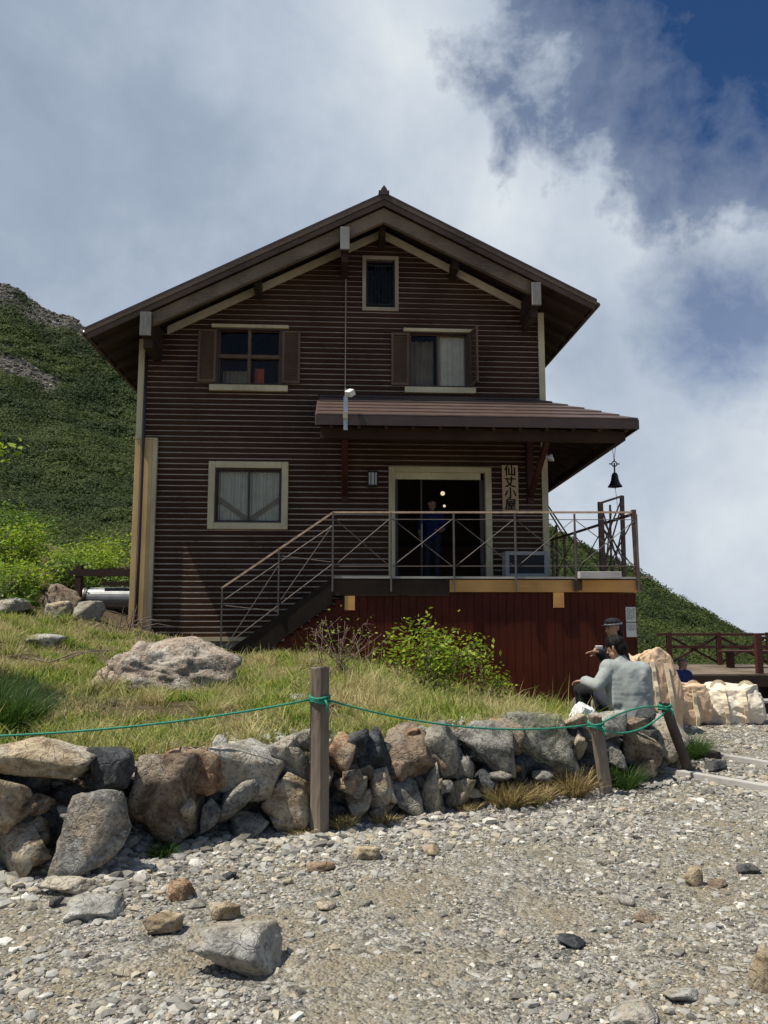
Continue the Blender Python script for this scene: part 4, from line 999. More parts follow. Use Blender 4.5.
m = MB(); m.box(-.33, .33, -.118, -.112, .12, .46); m.build('grille', M['black'], t)
for x in (-.3, .3):
    m = MB(); m.box(x - .04, x + .04, -.14, .14, 0, .045); m.build('foot', M['black'], t)
# bell hanging from the eave corner
t = empty('bell', HP(4.50, -.15, 3.80), PHI, label='dark metal bell hanging on cords below the right eave corner', cat='bell')
m = MB(); m.lathe([(0, .27), (.035, .265), (.06, .22), (.075, .12), (.10, .05), (.135, .0), (.14, -.015), (.12, -.01), (.09, .04), (0, .08)], (0, 0, 0), 24); m.build('bell_body', M['black'], t, smooth=True)
m = MB(); m.tube([(0, 0, .27), (0, 0, .46)], .016, 6); m.tube([(0, 0, -.05), (0, 0, .1)], .01, 6)
m.tube([(.05 * math.cos(a), 0, .44 + .05 * math.sin(a)) for a in np.linspace(0, 6.283, 13)], .012, 6, cap=False)
for a in (0, 1.571, 3.1416, 4.712): m.tube([(.05 * math.cos(a), 0, .44 + .05 * math.sin(a)), (.10 * math.cos(a), 0, .44 + .10 * math.sin(a))], .014, 6)
m.build('bell_hanger', M['black'], t)
m = MB(); m.tube([(0, 0, .53), (-.045, 0, .86)], .006, 5); m.tube([(0, 0, .53), (.05, 0, .87)], .006, 5); m.tube([(0, 0, -.05), (.02, 0, -.2), (.03, 0, -.42)], .005, 5); m.build('bell_cord', M['greige'], t)
# notices
R = np.random.RandomState(8)
for k, (z0, z1, lb) in enumerate(((1.225, 1.47, 'upper paper notice with columns of black characters on the red boards'), (.975, 1.21, 'lower pale paper notice with fainter text on the red boards'))):
    t = empty('notice', HP(4.0, -1.995, (z0 + z1) / 2), PHI, label=lb, cat='notice'); h = (z1 - z0) / 2
    m = MB(); m.box(-.085, .085, -.006, 0, -h, h); m.build('sheet', M['paper'], t)
    m = MB()
    for cx in (np.arange(-.055, .07, .035) if k == 0 else np.arange(-.06, .07, .024)):
        z = h - .03
        while z > -h + (.03 if k == 0 else .10):
            q = .011 if k == 0 else .005
            if R.rand() > .12:
                for _ in range(3): 
                    a, b = R.uniform(-q, q, 2); m.box(cx - q, cx + q, -.0085, -.0062, z + a - .0018, z + a + .0018) if _ < 2 else m.box(cx + b - .0018, cx + b + .0018, -.0085, -.0062, z - q, z + q)
            z -= .028 if k == 0 else .015
    m.build('lettering', M['ink'], t)
# inside: counter and pendant lamps
t = empty('counter', HP(1.1, 3.6, FL), PHI, label='wooden reception counter dimly seen inside the doorway', cat='counter')
m = MB(); m.box(-.9, 1.4, 0, .5, 0, .95); m.build('counter_front', M['innerwood'], t); m = MB(); m.box(-.95, 1.45, -.08, .55, .951, 1.0); m.build('counter_top', M['darkwood'], t)
for i, (x, y, z, lb) in enumerate(((1.50, 2.6, 4.03, 'upper round warm pendant lamp glowing inside the doorway'), (1.62, 3.2, 3.82, 'lower small warm pendant lamp glowing inside the doorway'))):
    t = empty('pendant_lamp', HP(x, y, z), PHI, label=lb, cat='lamp'); m = MB(); r = .05 - .018 * i
    m.lathe([(r * math.sin(a), r * math.cos(a)) for a in np.linspace(0, math.pi, 10)], (0, 0, 0), 14); m.build('bulb', M['lampglow'], t, smooth=True)
    m = MB(); m.tube([(0, 0, r), (0, 0, 4.75 - z)], .006, 5); m.build('lamp_cord', M['black'], t)
# ---------------------------------------------------------------- bodies grown from tapered limbs
def blob(name, caps, mat, parent, vox=.012, smooth=6, wrinkle=0, wsc=8, seed=0, flat=None):
    """caps: (p0, r0, p1, r1); merged with a voxel remesh into one continuous surface"""
    V0, F0 = ico(2); VV = []; FF = []; nb = 0
    for p0, r0, p1, r1 in caps:
        p0, p1 = np.array(p0, float), np.array(p1, float); L = np.linalg.norm(p1 - p0)
        k = max(1, int(L / (min(np.min(r0), np.min(r1)) * .35)) ) if L > 1e-5 else 0
        for i in range(k + 1):
            t = i / k if k else 0
            r = np.array(r0, float) * (1 - t) + np.array(r1, float) * t
            VV.append(V0 * r + p0 * (1 - t) + p1 * t); FF.append(F0 + nb); nb += len(V0)
    me = npmesh(name, np.vstack(VV), np.vstack(FF), [mat], None, True)
    o = link(name, me)
    r = o.modifiers.new('r', 'REMESH'); r.mode = 'VOXEL'; r.voxel_size = vox; r.use_smooth_shade = True
    if smooth:
        s = o.modifiers.new('s', 'SMOOTH'); s.iterations = smooth; s.factor = .5
    bpy.context.view_layer.update()
    nm = bpy.data.meshes.new_from_object(o.evaluated_get(bpy.context.evaluated_depsgraph_get()))
    bpy.data.objects.remove(o); nm.name = name
    if wrinkle:
        n = len(nm.vertices); co = np.empty(n * 3); nm.vertices.foreach_get('co', co); co = co.reshape(-1, 3)
        no = np.empty(n * 3, dtype=np.float32); nm.vertices.foreach_get('normal', no); no = no.reshape(-1, 3)
        q = co * np.array([1.7, 1.7, .42]) * wsc / 2.6 + fbm(co * 2.2 + seed, 2)[:, None] * 1.5
        d = crumple(q, seed + 3, (1.0, 2.1, 4.3), False)
        co = co + no * (np.clip(d, -1.2, 1.2) * wrinkle)[:, None]
        nm.vertices.foreach_set('co', co.ravel()); nm.update()
    nm.materials.clear(); nm.materials.append(mat)
    nm.polygons.foreach_set('use_smooth', [True] * len(nm.polygons))
    return link(name, nm, parent)
def v3(*a): return np.array(a, float)
def head_caps(c, f, up=(0, 0, 1), s=1.0):
    """c: centre of the head, f: facing direction"""
    f = v3(*f); f /= np.linalg.norm(f); u = v3(*up); r = np.cross(f, u); r /= np.linalg.norm(r); u = np.cross(r, f); c = v3(*c)
    P = lambda a, b, d: c + (r * a + f * b + u * d) * s
    L = [(P(0, -.012, .03), .086 * s, P(0, .012, .02), .082 * s), (P(0, .02, -.03), .068 * s, P(0, .042, -.075), .042 * s), (P(-.03, .02, -.05), .045 * s, P(.03, .02, -.05), .045 * s),
         (P(0, .086, .012), .010 * s, P(0, .106, -.022), .014 * s), (P(-.072, -.005, -.01), .020 * s, P(-.078, -.012, .02), .020 * s), (P(.072, -.005, -.01), .020 * s, P(.078, -.012, .02), .020 * s),
         (P(-.022, .078, -.052), .011 * s, P(.022, .078, -.052), .011 * s), (P(-.035, .074, .032), .012 * s, P(.035, .074, .032), .012 * s), (P(0, .07, -.085), .02 * s, P(0, .06, -.09), .022 * s)]
    return L, P
def face_bits(P, parent, s=1.0):
    for sx in (-1, 1):
        m = MB(); c = P(.031 * sx, .081, .012); V, F = ico(1); m.add([tuple(c + v * np.array([.011, .011, .008]) * s) for v in V], [tuple(f) for f in F]); m.build('eye', M['ink'], parent, smooth=True)
        m = MB(); a, b = P(.016 * sx, .090, .034), P(.046 * sx, .080, .036); m.tube([tuple(a), tuple(b)], .004 * s, 5); m.build('eyebrow', M['hair'], parent)
    m = MB(); m.tube([tuple(P(-.02, .089, -.052)), tuple(P(0, .093, -.050)), tuple(P(.02, .089, -.052))], .004 * s, 5); m.build('mouth', plainlip, parent)
plainlip = plain('lips', (.30, .10, .08), .5)
def hand_caps(w, d, n, curl=.6, thumb=1):
    """w wrist, d pointing direction, n palm normal (fingers curl towards it)"""
    w, d, n = v3(*w), v3(*d), v3(*n); d /= np.linalg.norm(d); n = n - d * n.dot(d); n /= np.linalg.norm(n); r = np.cross(d, n)
    P = lambda a, b, c: w + d * a + r * b + n * c
    L = []
    for k in range(4): L.append((P(.0, (k - 1.5) * .012, 0), .017, P(.075, (k - 1.5) * .021, 0), .0135))
    for k, ln in enumerate((.060, .075, .080, .068)):
        b = (k - 1.5) * .022; p = P(.082, b, 0); ang = curl * .5; a = p
        for j, (f, rr) in enumerate(((.45, .0092), (.32, .0085), (.23, .0078))):
            q = a + (d * math.cos(ang) + n * math.sin(ang)) * ln * f; L.append((a, rr, q, rr * .93)); a = q; ang += curl * .6
    a = P(.018, -.028 * thumb, .004); q = a + (d * .6 - r * .62 * thumb + n * .35) * .045; q2 = q + (d * .85 - r * .15 * thumb + n * .4) * .034
    L += [(a, .013, q, .0105), (q, .0105, q2, .009)]
    return L

# --- man sitting with his back to the path
def gz(x, y): return float(height(np.array([x]), np.array([y]))[0])
X0, Y0 = 2.56, 8.25
man = empty('person', (X0, Y0, gz(X0, Y0)), 0, label='person in a pale grey jacket sitting with their back to the path', cat='person')
sb = empty('seat_rock', (X0, Y0 + .05, 0), label='flat block of stone the grey jacketed person sits on', cat='rock')
P, F_ = rockshape(4, 71, 10, .04); g0 = gz(X0, Y0)
link('stone', npmesh('stone', P * np.array([.28, .24, (.33 - g0) / 2 + .06]), F_, [STN['grey']], None, True), sb, (0, 0, (g0 - .1 + .34) / 2))
z0 = -man.location.z
def A(x, y, z): return v3(x - X0, y - Y0, z + z0)
hip = .42
arms_m = [(A(2.38, 8.27, .84), .058, A(2.235, 8.20, .665), .044), (A(2.235, 8.20, .665), .042, A(2.165, 8.42, .69), .032)]
arms_m2 = [(A(2.73, 8.27, .82), .062, A(2.80, 8.40, .60), .050), (A(2.80, 8.40, .60), .047, A(2.66, 8.60, .58), .038)]
torso = [(A(2.60, 8.25, hip), (.175, .13, .13), A(2.57, 8.27, .66), (.165, .115, .15)), (A(2.57, 8.27, .66), (.17, .115, .14), A(2.55, 8.29, .81), (.165, .10, .09)), (A(2.38, 8.28, .83), .075, A(2.72, 8.28, .81), .075)]
legs = [(A(2.50, 8.27, hip - .02), .095, A(2.40, 8.70, .52), .07), (A(2.40, 8.70, .52), .06, A(2.38, 8.82, .14), .042), (A(2.68, 8.27, hip - .02), .095, A(2.72, 8.72, .50), .07), (A(2.72, 8.72, .50), .06, A(2.74, 8.86, .14), .042)]
hc, HPm = head_caps(A(2.475, 8.33, 1.04), (-.75, .62, -.28))
blob('body', [(a, tuple(np.array(r) * .85) if isinstance(r, tuple) else r * .8, b, tuple(np.array(q) * .85) if isinstance(q, tuple) else q * .8) for a, r, b, q in torso + arms_m + arms_m2 + legs] + hc + [(A(2.53, 8.29, .86), .055, A(2.49, 8.32, 1.0), .052)]
     + hand_caps(A(2.155, 8.435, .69), (-.75, .55, -.05), (.2, -.2, -1), .8) + hand_caps(A(2.65, 8.61, .58), (-.6, .5, .1), (0, 0, 1), .9, -1), M['skin'], man, .0075, 2)
def puff(caps, k): return [(a, tuple(np.array(r) + k) if isinstance(r, tuple) else r + k, b, tuple(np.array(q) + k) if isinstance(q, tuple) else q + k) for a, r, b, q in caps]
jk = blob('jacket', puff(torso, .030) + puff(arms_m, .026) + puff(arms_m2, .026) + [(A(2.60, 8.25, .36), (.215, .165, .06), A(2.60, 8.25, .46), (.205, .155, .1)), (A(2.53, 8.29, .885), .078, A(2.515, 8.30, .925), .068), (A(2.58, 8.25, .60), (.205, .14, .15), A(2.56, 8.27, .80), (.205, .125, .10)), (A(2.42, 8.27, .80), .10, A(2.70, 8.27, .78), .10), (A(2.70, 8.26, .50), .13, A(2.68, 8.26, .74), .12), (A(2.46, 8.26, .50), .13, A(2.45, 8.27, .74), .12), (A(2.44, 8.20, .40), .06, A(2.74, 8.20, .40), .06)], M['jacket'], man, .010, 10, .0055, 9, 3)
blob('hair', [(HPm(0, -.03, .055), .088, HPm(0, .0, .05), .092), (HPm(0, -.055, .0), .072, HPm(0, -.05, -.035), .055), (HPm(.0, .04, .085), .052, HPm(0, .045, .08), .05), (HPm(-.055, -.02, .02), .035, HPm(-.05, -.03, .04), .04), (HPm(.055, -.02, .02), .035, HPm(.05, -.03, .04), .04)], M['hair'], man, .008, 1, .006, 30, 5)
blob('trousers', puff(legs, .018) + [(A(2.59, 8.27, hip - .02), (.18, .14, .07), A(2.59, 8.3, hip - .02), (.17, .14, .07))], M['darktrouser'], man, .012, 3, .006, 8, 4)
for sx in (2.38, 2.74): blob('shoe', [(A(sx, 8.84, .10), (.045, .05, .04), A(sx, 9.0, .085), (.045, .05, .032))], M['shoe'], man, .010, 2)
face_bits(HPm, man)

# --- woman in black behind him, turned to the left, holding a cup
X1, Y1 = 2.70, 9.0
wm = empty('person', (X1, Y1, gz(X1, Y1)), 0, label='person in black with a dark cap holding a paper cup against the red boards', cat='person'); z1_ = -wm.location.z
def B(x, y, z): return v3(x - X1, y - Y1, z + z1_)
g1 = gz(X1, Y1)
P, F_ = rockshape(4, 73, 10, .04); sb2 = empty('seat_rock', (X1, Y1, 0), label='taller stone block under the person in black', cat='rock'); link('stone', npmesh('stone', P * np.array([.27, .25, (.45 - g1) / 2 + .06]), F_, [STN['brown']], None, True), sb2, (0, 0, (g1 - .1 + .46) / 2))
torso = [(B(2.72, 9.0, .54), (.15, .15, .10), B(2.70, 9.0, .78), (.115, .14, .12)), (B(2.70, 9.0, .78), (.12, .15, .12), B(2.68, 9.0, .97), (.10, .15, .09)), (B(2.68, 8.85, 1.0), .058, B(2.68, 9.15, 1.0), .058)]
aL = [(B(2.67, 8.83, .99), .048, B(2.60, 8.80, .76), .040), (B(2.60, 8.80, .76), .038, B(2.42, 8.78, .965), .03)]
aR = [(B(2.66, 9.15, .99), .048, B(2.58, 9.12, .78), .040), (B(2.58, 9.12, .78), .038, B(2.51, 8.93, .96), .03)]
legs = [(B(2.72, 8.92, .52), .085, B(2.28, 8.95, .52), .062), (B(2.28, 8.95, .52), .055, B(2.30, 9.02, .12), .04), (B(2.72, 9.08, .52), .085, B(2.28, 9.15, .52), .062), (B(2.28, 9.15, .52), .055, B(2.32, 9.2, .12), .04)]
hc, HW = head_caps(B(2.645, 8.98, 1.235), (-.93, -.32, -.12), s=.96)
sk = [(a, tuple(np.array(r) * .85) if isinstance(r, tuple) else r * .8, b, tuple(np.array(q) * .85) if isinstance(q, tuple) else q * .8) for a, r, b, q in torso + aL + aR + legs]
blob('body', sk + hc + [(B(2.68, 9.0, 1.03), .046, B(2.66, 9.0, 1.17), .044)] + hand_caps(B(2.415, 8.775, .97), (-.95, -.1, .1), (0, -.3, -1), .35) + hand_caps(B(2.47, 8.90, .965), (-.35, -.75, .25), (-.8, .4, .1), 1.15, -1), M['skin'], wm, .0075, 2)
blob('jacket', puff(torso, .024) + puff(aL, .020) + puff(aR, .020) + [(B(2.68, 9.0, 1.04), .06, B(2.675, 9.0, 1.07), .056)], M['blackcloth'], wm, .011, 3, .008, 8, 9)
blob('trousers', puff(legs, .016) + [(B(2.72, 9.0, .52), (.14, .16, .08), B(2.70, 9.0, .52), (.14, .16, .08))], M['blackcloth'], wm, .012, 3, .005, 8, 4)
for sy in (9.0, 9.18): blob('shoe', [(B(2.31, sy, .10), (.05, .042, .04), B(2.18, sy, .085), (.05, .042, .032))], M['shoe'], wm, .010, 2)
blob('hair', [(HW(0, -.035, .03), .082, HW(0, -.03, .02), .082), (HW(0, -.07, -.02), .055, HW(0, -.085, -.13), .032), (HW(.05, -.03, 0), .035, HW(.05, -.03, -.05), .025), (HW(-.05, -.03, 0), .035, HW(-.05, -.03, -.05), .025)], M['hair'], wm, .008, 1, .005, 30, 5)
cap = blob('cap', [(HW(0, -.012, .065), (.096, .096, .05), HW(0, .0, .075), (.092, .092, .052))], M['blackcloth'], wm, .008, 1)
m = MB(); pts = [tuple(HW(.095 * math.sin(a), .096 * math.cos(a) - .01, .050)) for a in np.linspace(0, 6.283, 25)]; m.tube(pts, .014, 6, cap=False); m.build('cap_band', plain('patterned_band', (.10, .10, .11), .7, 0, .3, .9, 60), cap)
blob('cap_peak', [(HW(-.04, .10, .045), (.03, .03, .008), HW(.04, .10, .045), (.03, .03, .008)), (HW(0, .11, .045), (.04, .04, .008), HW(0, .12, .04), (.03, .03, .007))], M['blackcloth'], cap, .006, 1)
face_bits(HW, wm, .96)
t = empty('cup', (2.425, 8.80, .985), 0, label='white paper cup held by the person in black', cat='cup')
m = MB(); m.lathe([(0, -.055), (.030, -.055), (.042, .055), (.045, .06), (.040, .058), (.028, -.045), (0, -.045)], (0, 0, 0), 20); m.build('cup_wall', M['plasticwhite'], t, smooth=True)
m = MB(); m.lathe([(.0335, -.02), (.0385, .02)], (0, 0, 0), 20); m.v = [(x * 1.03, y * 1.03, z) for x, y, z in m.v]; m.build('cup_sleeve', M['strap'], t)

# --- person seated further back beyond the sacks
X2, Y2 = 5.75, 15.2; G2 = -.66
gg = gz(X2, Y2)
p3 = empty('person', (X2, Y2, gg), 0, label='person in a navy top and khaki cap showing above the sacks', cat='person')
def Cc(x, y, z): return v3(x, y, z + (-.64 - gg))
torso = [(Cc(0, 0, .45), (.17, .13, .12), Cc(-.02, 0, .72), (.17, .11, .14)), (Cc(-.17, 0, .80), .07, Cc(.13, 0, .80), .07)]
lg = [(Cc(-.1, 0, .43), .085, Cc(-.12, .42, .45), .065), (Cc(-.12, .42, .45), .055, Cc(-.12, .45, .05), .04), (Cc(.1, 0, .43), .085, Cc(.12, .42, .45), .065), (Cc(.12, .42, .45), .055, Cc(.12, .45, .05), .04)]
ar = [(Cc(-.19, 0, .79), .055, Cc(-.26, .12, .58), .045), (Cc(-.26, .12, .58), .042, Cc(-.12, .32, .56), .033), (Cc(.15, 0, .79), .055, Cc(.24, .12, .58), .045), (Cc(.24, .12, .58), .042, Cc(.1, .32, .56), .033)]
hc, HC = head_caps(Cc(.06, .03, .99), (.5, .8, -.2))
blob('body', torso + lg + ar + hc + [(Cc(0, 0, .84), .05, Cc(.04, .02, .95), .048)] + hand_caps(Cc(-.11, .33, .56), (.8, .4, 0), (0, 0, -1)) + hand_caps(Cc(.09, .33, .56), (-.8, .4, 0), (0, 0, -1), .6, -1), M['skin'], p3, .010, 2)
blob('jacket', puff(torso + ar, .025), M['navy'], p3, .014, 3, .008, 7)
blob('trousers', puff(lg, .016) + [(Cc(0, 0, .42), (.18, .14, .08), Cc(0, .02, .42), (.18, .14, .08))], M['darktrouser'], p3, .014, 3)
blob('hat', [(HC(0, 0, .07), (.098, .098, .055), HC(0, 0, .075), (.096, .096, .055)), (HC(0, .09, .045), (.05, .05, .01), HC(0, .11, .04), (.04, .04, .01))], M['khaki'], p3, .010, 1)
for sx in (-.12, .12): blob('shoe', [(Cc(sx, .45, .05), (.045, .05, .04), Cc(sx, .6, .04), (.045, .05, .032))], M['shoe'], p3, .012, 2)
t = empty('bench', (X2, Y2, gg), 0, label='low wooden bench under the person in the navy top', cat='bench'); dz = -.64 - gg
m = MB(); m.box(-.5, .5, -.18, .18, dz + .29, dz + .335); m.build('seat', M['redframe'], t)
for sx in (-.42, .42): m = MB(); m.box(sx - .04, sx + .04, -.14, .14, 0, dz + .29); m.build('leg', M['redframe'], t)

# --- person standing in the dim doorway (drawn in world space, turned with the hut)
hx = HP(1.02, .75, FL)
p4 = empty('person', hx, PHI, label='person in a blue top standing in the dim doorway', cat='person')
D = lambda x, y, z: v3(x, y, z)
torso = [(D(0, 0, .92), (.15, .11, .10), D(0, 0, 1.18), (.14, .10, .14)), (D(-.16, 0, 1.36), .065, D(.16, 0, 1.36), .065), (D(0, 0, 1.18), (.15, .10, .1), D(0, 0, 1.32), (.15, .10, .08))]
lg = [(D(-.09, 0, .88), .085, D(-.10, 0, .48), .06), (D(-.10, 0, .48), .055, D(-.10, .02, .08), .042), (D(.09, 0, .88), .085, D(.10, 0, .48), .06), (D(.10, 0, .48), .055, D(.10, .02, .08), .042)]
ar = [(D(-.20, 0, 1.35), .052, D(-.25, .02, 1.08), .042), (D(-.25, .02, 1.08), .040, D(-.24, -.08, .85), .03), (D(.20, 0, 1.35), .052, D(.25, .02, 1.08), .042), (D(.25, .02, 1.08), .040, D(.14, -.20, 1.0), .03)]
hc, HD = head_caps(D(0, -.01, 1.57), (.15, -1, -.15))
blob('body', [(a, tuple(np.array(r) * .85) if isinstance(r, tuple) else r * .8, b, tuple(np.array(q) * .85) if isinstance(q, tuple) else q * .8) for a, r, b, q in torso] + lg + ar + hc + [(D(0, 0, 1.38), .05, D(0, 0, 1.5), .048)] + hand_caps(D(-.24, -.085, .84), (0, -.1, -1), (1, 0, 0)) + hand_caps(D(.135, -.21, 1.0), (-.7, -.6, 0), (0, 0, 1), .6, -1), M['skin'], p4, .010, 2)
blob('shirt', puff(torso, .022) + puff([ar[0], ar[2]], .02), M['bluecloth'], p4, .013, 3, .006, 7)
blob('trousers', puff(lg, .016) + [(D(0, 0, .90), (.16, .12, .09), D(0, 0, .92), (.16, .12, .09))], M['darktrouser'], p4, .013, 3)
blob('hair', [(HD(0, -.025, .05), .090, HD(0, -.005, .055), .090), (HD(0, -.05, .0), .07, HD(0, -.05, -.03), .055)], M['hair'], p4, .010, 1)
for sx in (-.1, .1): blob('shoe', [(D(sx, .0, .042), (.045, .05, .04), D(sx, -.13, .036), (.045, .05, .034))], M['shoe'], p4, .012, 2)
face_bits(HD, p4)

# ---------------------------------------------------------------- posts, rope, timbers, sacks
def post(name, base, top, r, mat, lb, seed):
    n = 18; k = 14; b, t_ = np.array(base), np.array(top); R = np.random.RandomState(seed); V = []
    prof = 1 + .10 * R.normal(size=n); prof = (prof + np.roll(prof, 1)) / 2
    for i in range(k + 1):
        c = b + (t_ - b) * i / k
        for j in range(n):
            a = 6.283 * j / n; q = r * prof[j] * (1 + .02 * R.normal())
            V.append((c[0] + q * math.cos(a) - b[0], c[1] + q * math.sin(a) - b[1], c[2] - b[2] + (R.uniform(-.012, .006) if i == k else 0)))
    F4 = [(i * n + j, i * n + (j + 1) % n, (i + 1) * n + (j + 1) % n, (i + 1) * n + j) for i in range(k) for j in range(n)]
    m = MB(); m.add(V, F4 + [tuple(k * n + j for j in range(n))]); o = m.build(name, mat, None, loc=tuple(base)); return props(o, lb, 'post')
post('rope_post', (-.432, 5.36, -.15), (-.440, 5.36, 1.082), .062, M['post'], 'thick grey weathered timber post standing upright in front of the stone wall', 1)
post('rope_post', (1.78, 6.36, -.1), (1.68, 6.30, .625), .053, M['post'], 'short grey round post leaning left at the right part of the wall', 2)
post('rope_post', (2.76, 7.10, -.1), (2.46, 6.92, .655), .048, M['postdark'], 'dark post leaning hard to the left at the end of the wall', 3)
def sag(a, b, s, n=14):
    a, b = v3(*a), v3(*b); return [tuple(a + (b - a) * i / n - v3(0, 0, 1) * s * 4 * (i / n) * (1 - i / n)) for i in range(n + 1)]
rope = empty('rope', (-.44, 5.36, .86), label='green twisted rope strung between the three wooden posts along the wall', cat='rope')
def toR(pts): return [(x + .44, y - 5.36, z - .86) for x, y, z in pts]
m = MB(); m.tube(toR(sag((-4.4, 4.3, .66), (-2.5, 4.85, .70), .03)), .0075, 6); m.tube(toR(sag((-2.5, 4.85, .70), (-.50, 5.33, .865), .045)), .0075, 6)
m.tube(toR(sag((-.38, 5.33, .862), (1.63, 6.26, .56), .10, 22)), .0075, 6); m.tube(toR(sag((1.70, 6.25, .56), (2.44, 6.86, .62), -.05)), .008, 6); m.tube(toR(sag((1.72, 6.25, .52), (2.44, 6.86, .57), .08)), .008, 6)
m.build('rope_line', M['rope'], rope, smooth=True)
for (x, y, z, r) in ((-.438, 5.36, .865, .068), (1.69, 6.31, .55, .060), (2.47, 6.93, .61, .055)):
    m = MB()
    for k in range(3): m.tube([(r * math.cos(a), r * math.sin(a), (k - 1) * .016 + .008 * math.sin(a * 2 + k)) for a in np.linspace(0, 6.283, 20)], .009, 6, cap=False)
    m.tube([(r * .6, -r * .9, 0), (r * .9, -r * 1.2, -.03), (r * .7, -r * 1.1, -.07)], .007, 6)
    m.build('knot', M['rope'], rope, smooth=True, loc=(x + .44, y - 5.36, z - .86))
def timber(p, q, w, h, mat, lb):
    m = MB(); L = (v3(*q) - v3(*p)); n = 10
    for i in range(n): pass
    m.beam(p, q, w, h); o = m.build('ground_timber', mat, None, bevel=.008); return props(o, lb, 'timber', None)
timber((2.46, 7.22, gz(2.6, 7.05) + .02), (3.5, 5.95, gz(3.5, 5.95) + .02), .075, .07, M['plank'], 'long whitish timber lying on the gravel before the wall end')
timber((3.2, 7.98, gz(3.2, 7.98) + .015), (4.2, 6.7, gz(4.2, 6.7) + .02), .06, .055, M['plank'], 'shorter whitish timber lying on the gravel behind the long one')
timber((2.72, 7.75, gz(2.72, 7.75) + .04), (3.30, 7.85, gz(3.3, 7.85) + .03), .12, .07, M['postdark'], 'dark short plank on the ground beside the bright tussock')

def sack(name, loc, dims, seed, mat, lb, rz=0, taper=.0, lean=(0, 0), straps=True, slump=.25):
    """a bulk bag: rounded box sagging under its own weight, with ridged folds"""
    import bmesh
    bm = bmesh.new(); bmesh.ops.create_cube(bm, size=2); bmesh.ops.subdivide_edges(bm, edges=bm.edges[:], cuts=47, use_grid_fill=True)
    V = np.array([v.co[:] for v in bm.verts]); F = [tuple(v.index for v in f.verts) for f in bm.faces]; bm.free()
    S = V / np.linalg.norm(V, axis=1, keepdims=True) * 1.18
    P = V * .62 + S * .38
    t = (P[:, 2] + 1) / 2
    P[:, 0] *= 1 - taper * t; P[:, 1] *= 1 - taper * t * .6
    bulge = 1 + .10 * np.sin(np.clip(t, 0, 1) * 3.14); P[:, :2] *= bulge[:, None]
    P[:, 2] -= slump * fbm(P * 1.1 + seed, 2) * t
    P[:, 0] += lean[0] * t; P[:, 1] += lean[1] * t
    N = S / 1.18; q = P * np.array([1, 1, .7]) + fbm(P * .9 + seed, 2)[:, None] * .5
    P = P + N * (.125 * crumple(q, seed, (1.1, 2.3, 4.7, 9.5)))[:, None]
    P = P * np.array(dims) / 2; P[:, 2] += dims[2] / 2; P[:, 2] = np.maximum(P[:, 2], 0.0 + .01 * N[:, 2])
    o = empty(name, loc, rz, label=lb, cat='bulk bag', group='bulk bags heaped on the gravel')
    m = MB(); m.add([tuple(p) for p in P], F); m.build('bag_cloth', mat, o, smooth=True)
    if straps:
        x, y, z = np.array(dims) / 2
        for sx in (-.45, .35):      # webbing sewn down the front
            xs = sx * x * (1 - taper * .5); front = P[P[:, 1] < lean[1] * y * .5]; m = MB(); prev = None
            for zz in np.linspace(.02, z * 1.85, 16):
                c = front[np.argmin((front[:, 0] - xs - lean[0] * x * zz / (2 * z)) ** 2 + (front[:, 2] - zz) ** 2)]
                q_ = (xs + lean[0] * x * zz / (2 * z), c[1] - .022, c[2])
                if prev is not None and abs(q_[2] - prev[2]) > .012: m.beam(prev, q_, .045, .02, (0, 1, 0)); prev = q_
                if prev is None: prev = q_
            m.build('strap', M['strap'], o)
        for sx in (-.6, .6):
            m = MB(); c0 = (sx * x * (1 - taper) + lean[0] * x, -y * .55 + lean[1] * y, z * 1.82)
            m_pts = [(c0[0] + .09 * math.cos(a), c0[1] - .03 * math.sin(a), c0[2] + .10 * math.sin(a)) for a in np.linspace(-.4, math.pi + .4, 11)]
            for p_, q_ in zip(m_pts, m_pts[1:]): m.beam(p_, q_, .035, .006, (0, 1, 0))
            m.build('handle', M['strap'], o)
    return o
sack('bulk_bag', (3.20, 9.25, gz(3.2, 9.25) - .02), (.46, .50, .90), 2, M['bag'], 'tall slumped cream bulk bag standing right behind the sitting person', .1, .18, (-.25, .1))
sack('bulk_bag', (3.66, 9.85, gz(3.66, 9.85) - .02), (.60, .55, .48), 5, M['bag'], 'orange tinted low bulk bag between the tall bag and the white sagging one', .15, .10, (-.1, 0))
sack('bulk_bag', (4.05, 10.1, gz(4.05, 10.1) - .02), (.66, .60, .40), 6, M['bagw'], 'white sagging bulk bag in the middle of the row', -.1, .15, (-.2, 0), False, .5)
sack('bulk_bag', (4.42, 9.95, gz(4.42, 9.95) - .02), (.60, .55, .47), 9, M['bagw'], 'square ended cream bulk bag at the right end of the row', -.25, .12, (-.12, 0))
pb = sack('plastic_bag', (2.02, 7.95, gz(2.02, 7.95) - .01), (.24, .20, .18), 12, M['plasticwhite'], 'crumpled white plastic bag on the grass by the person\'s hand', .4, .3, (0, 0), False, .6)
pb['category'] = 'plastic bag'; del pb['group']

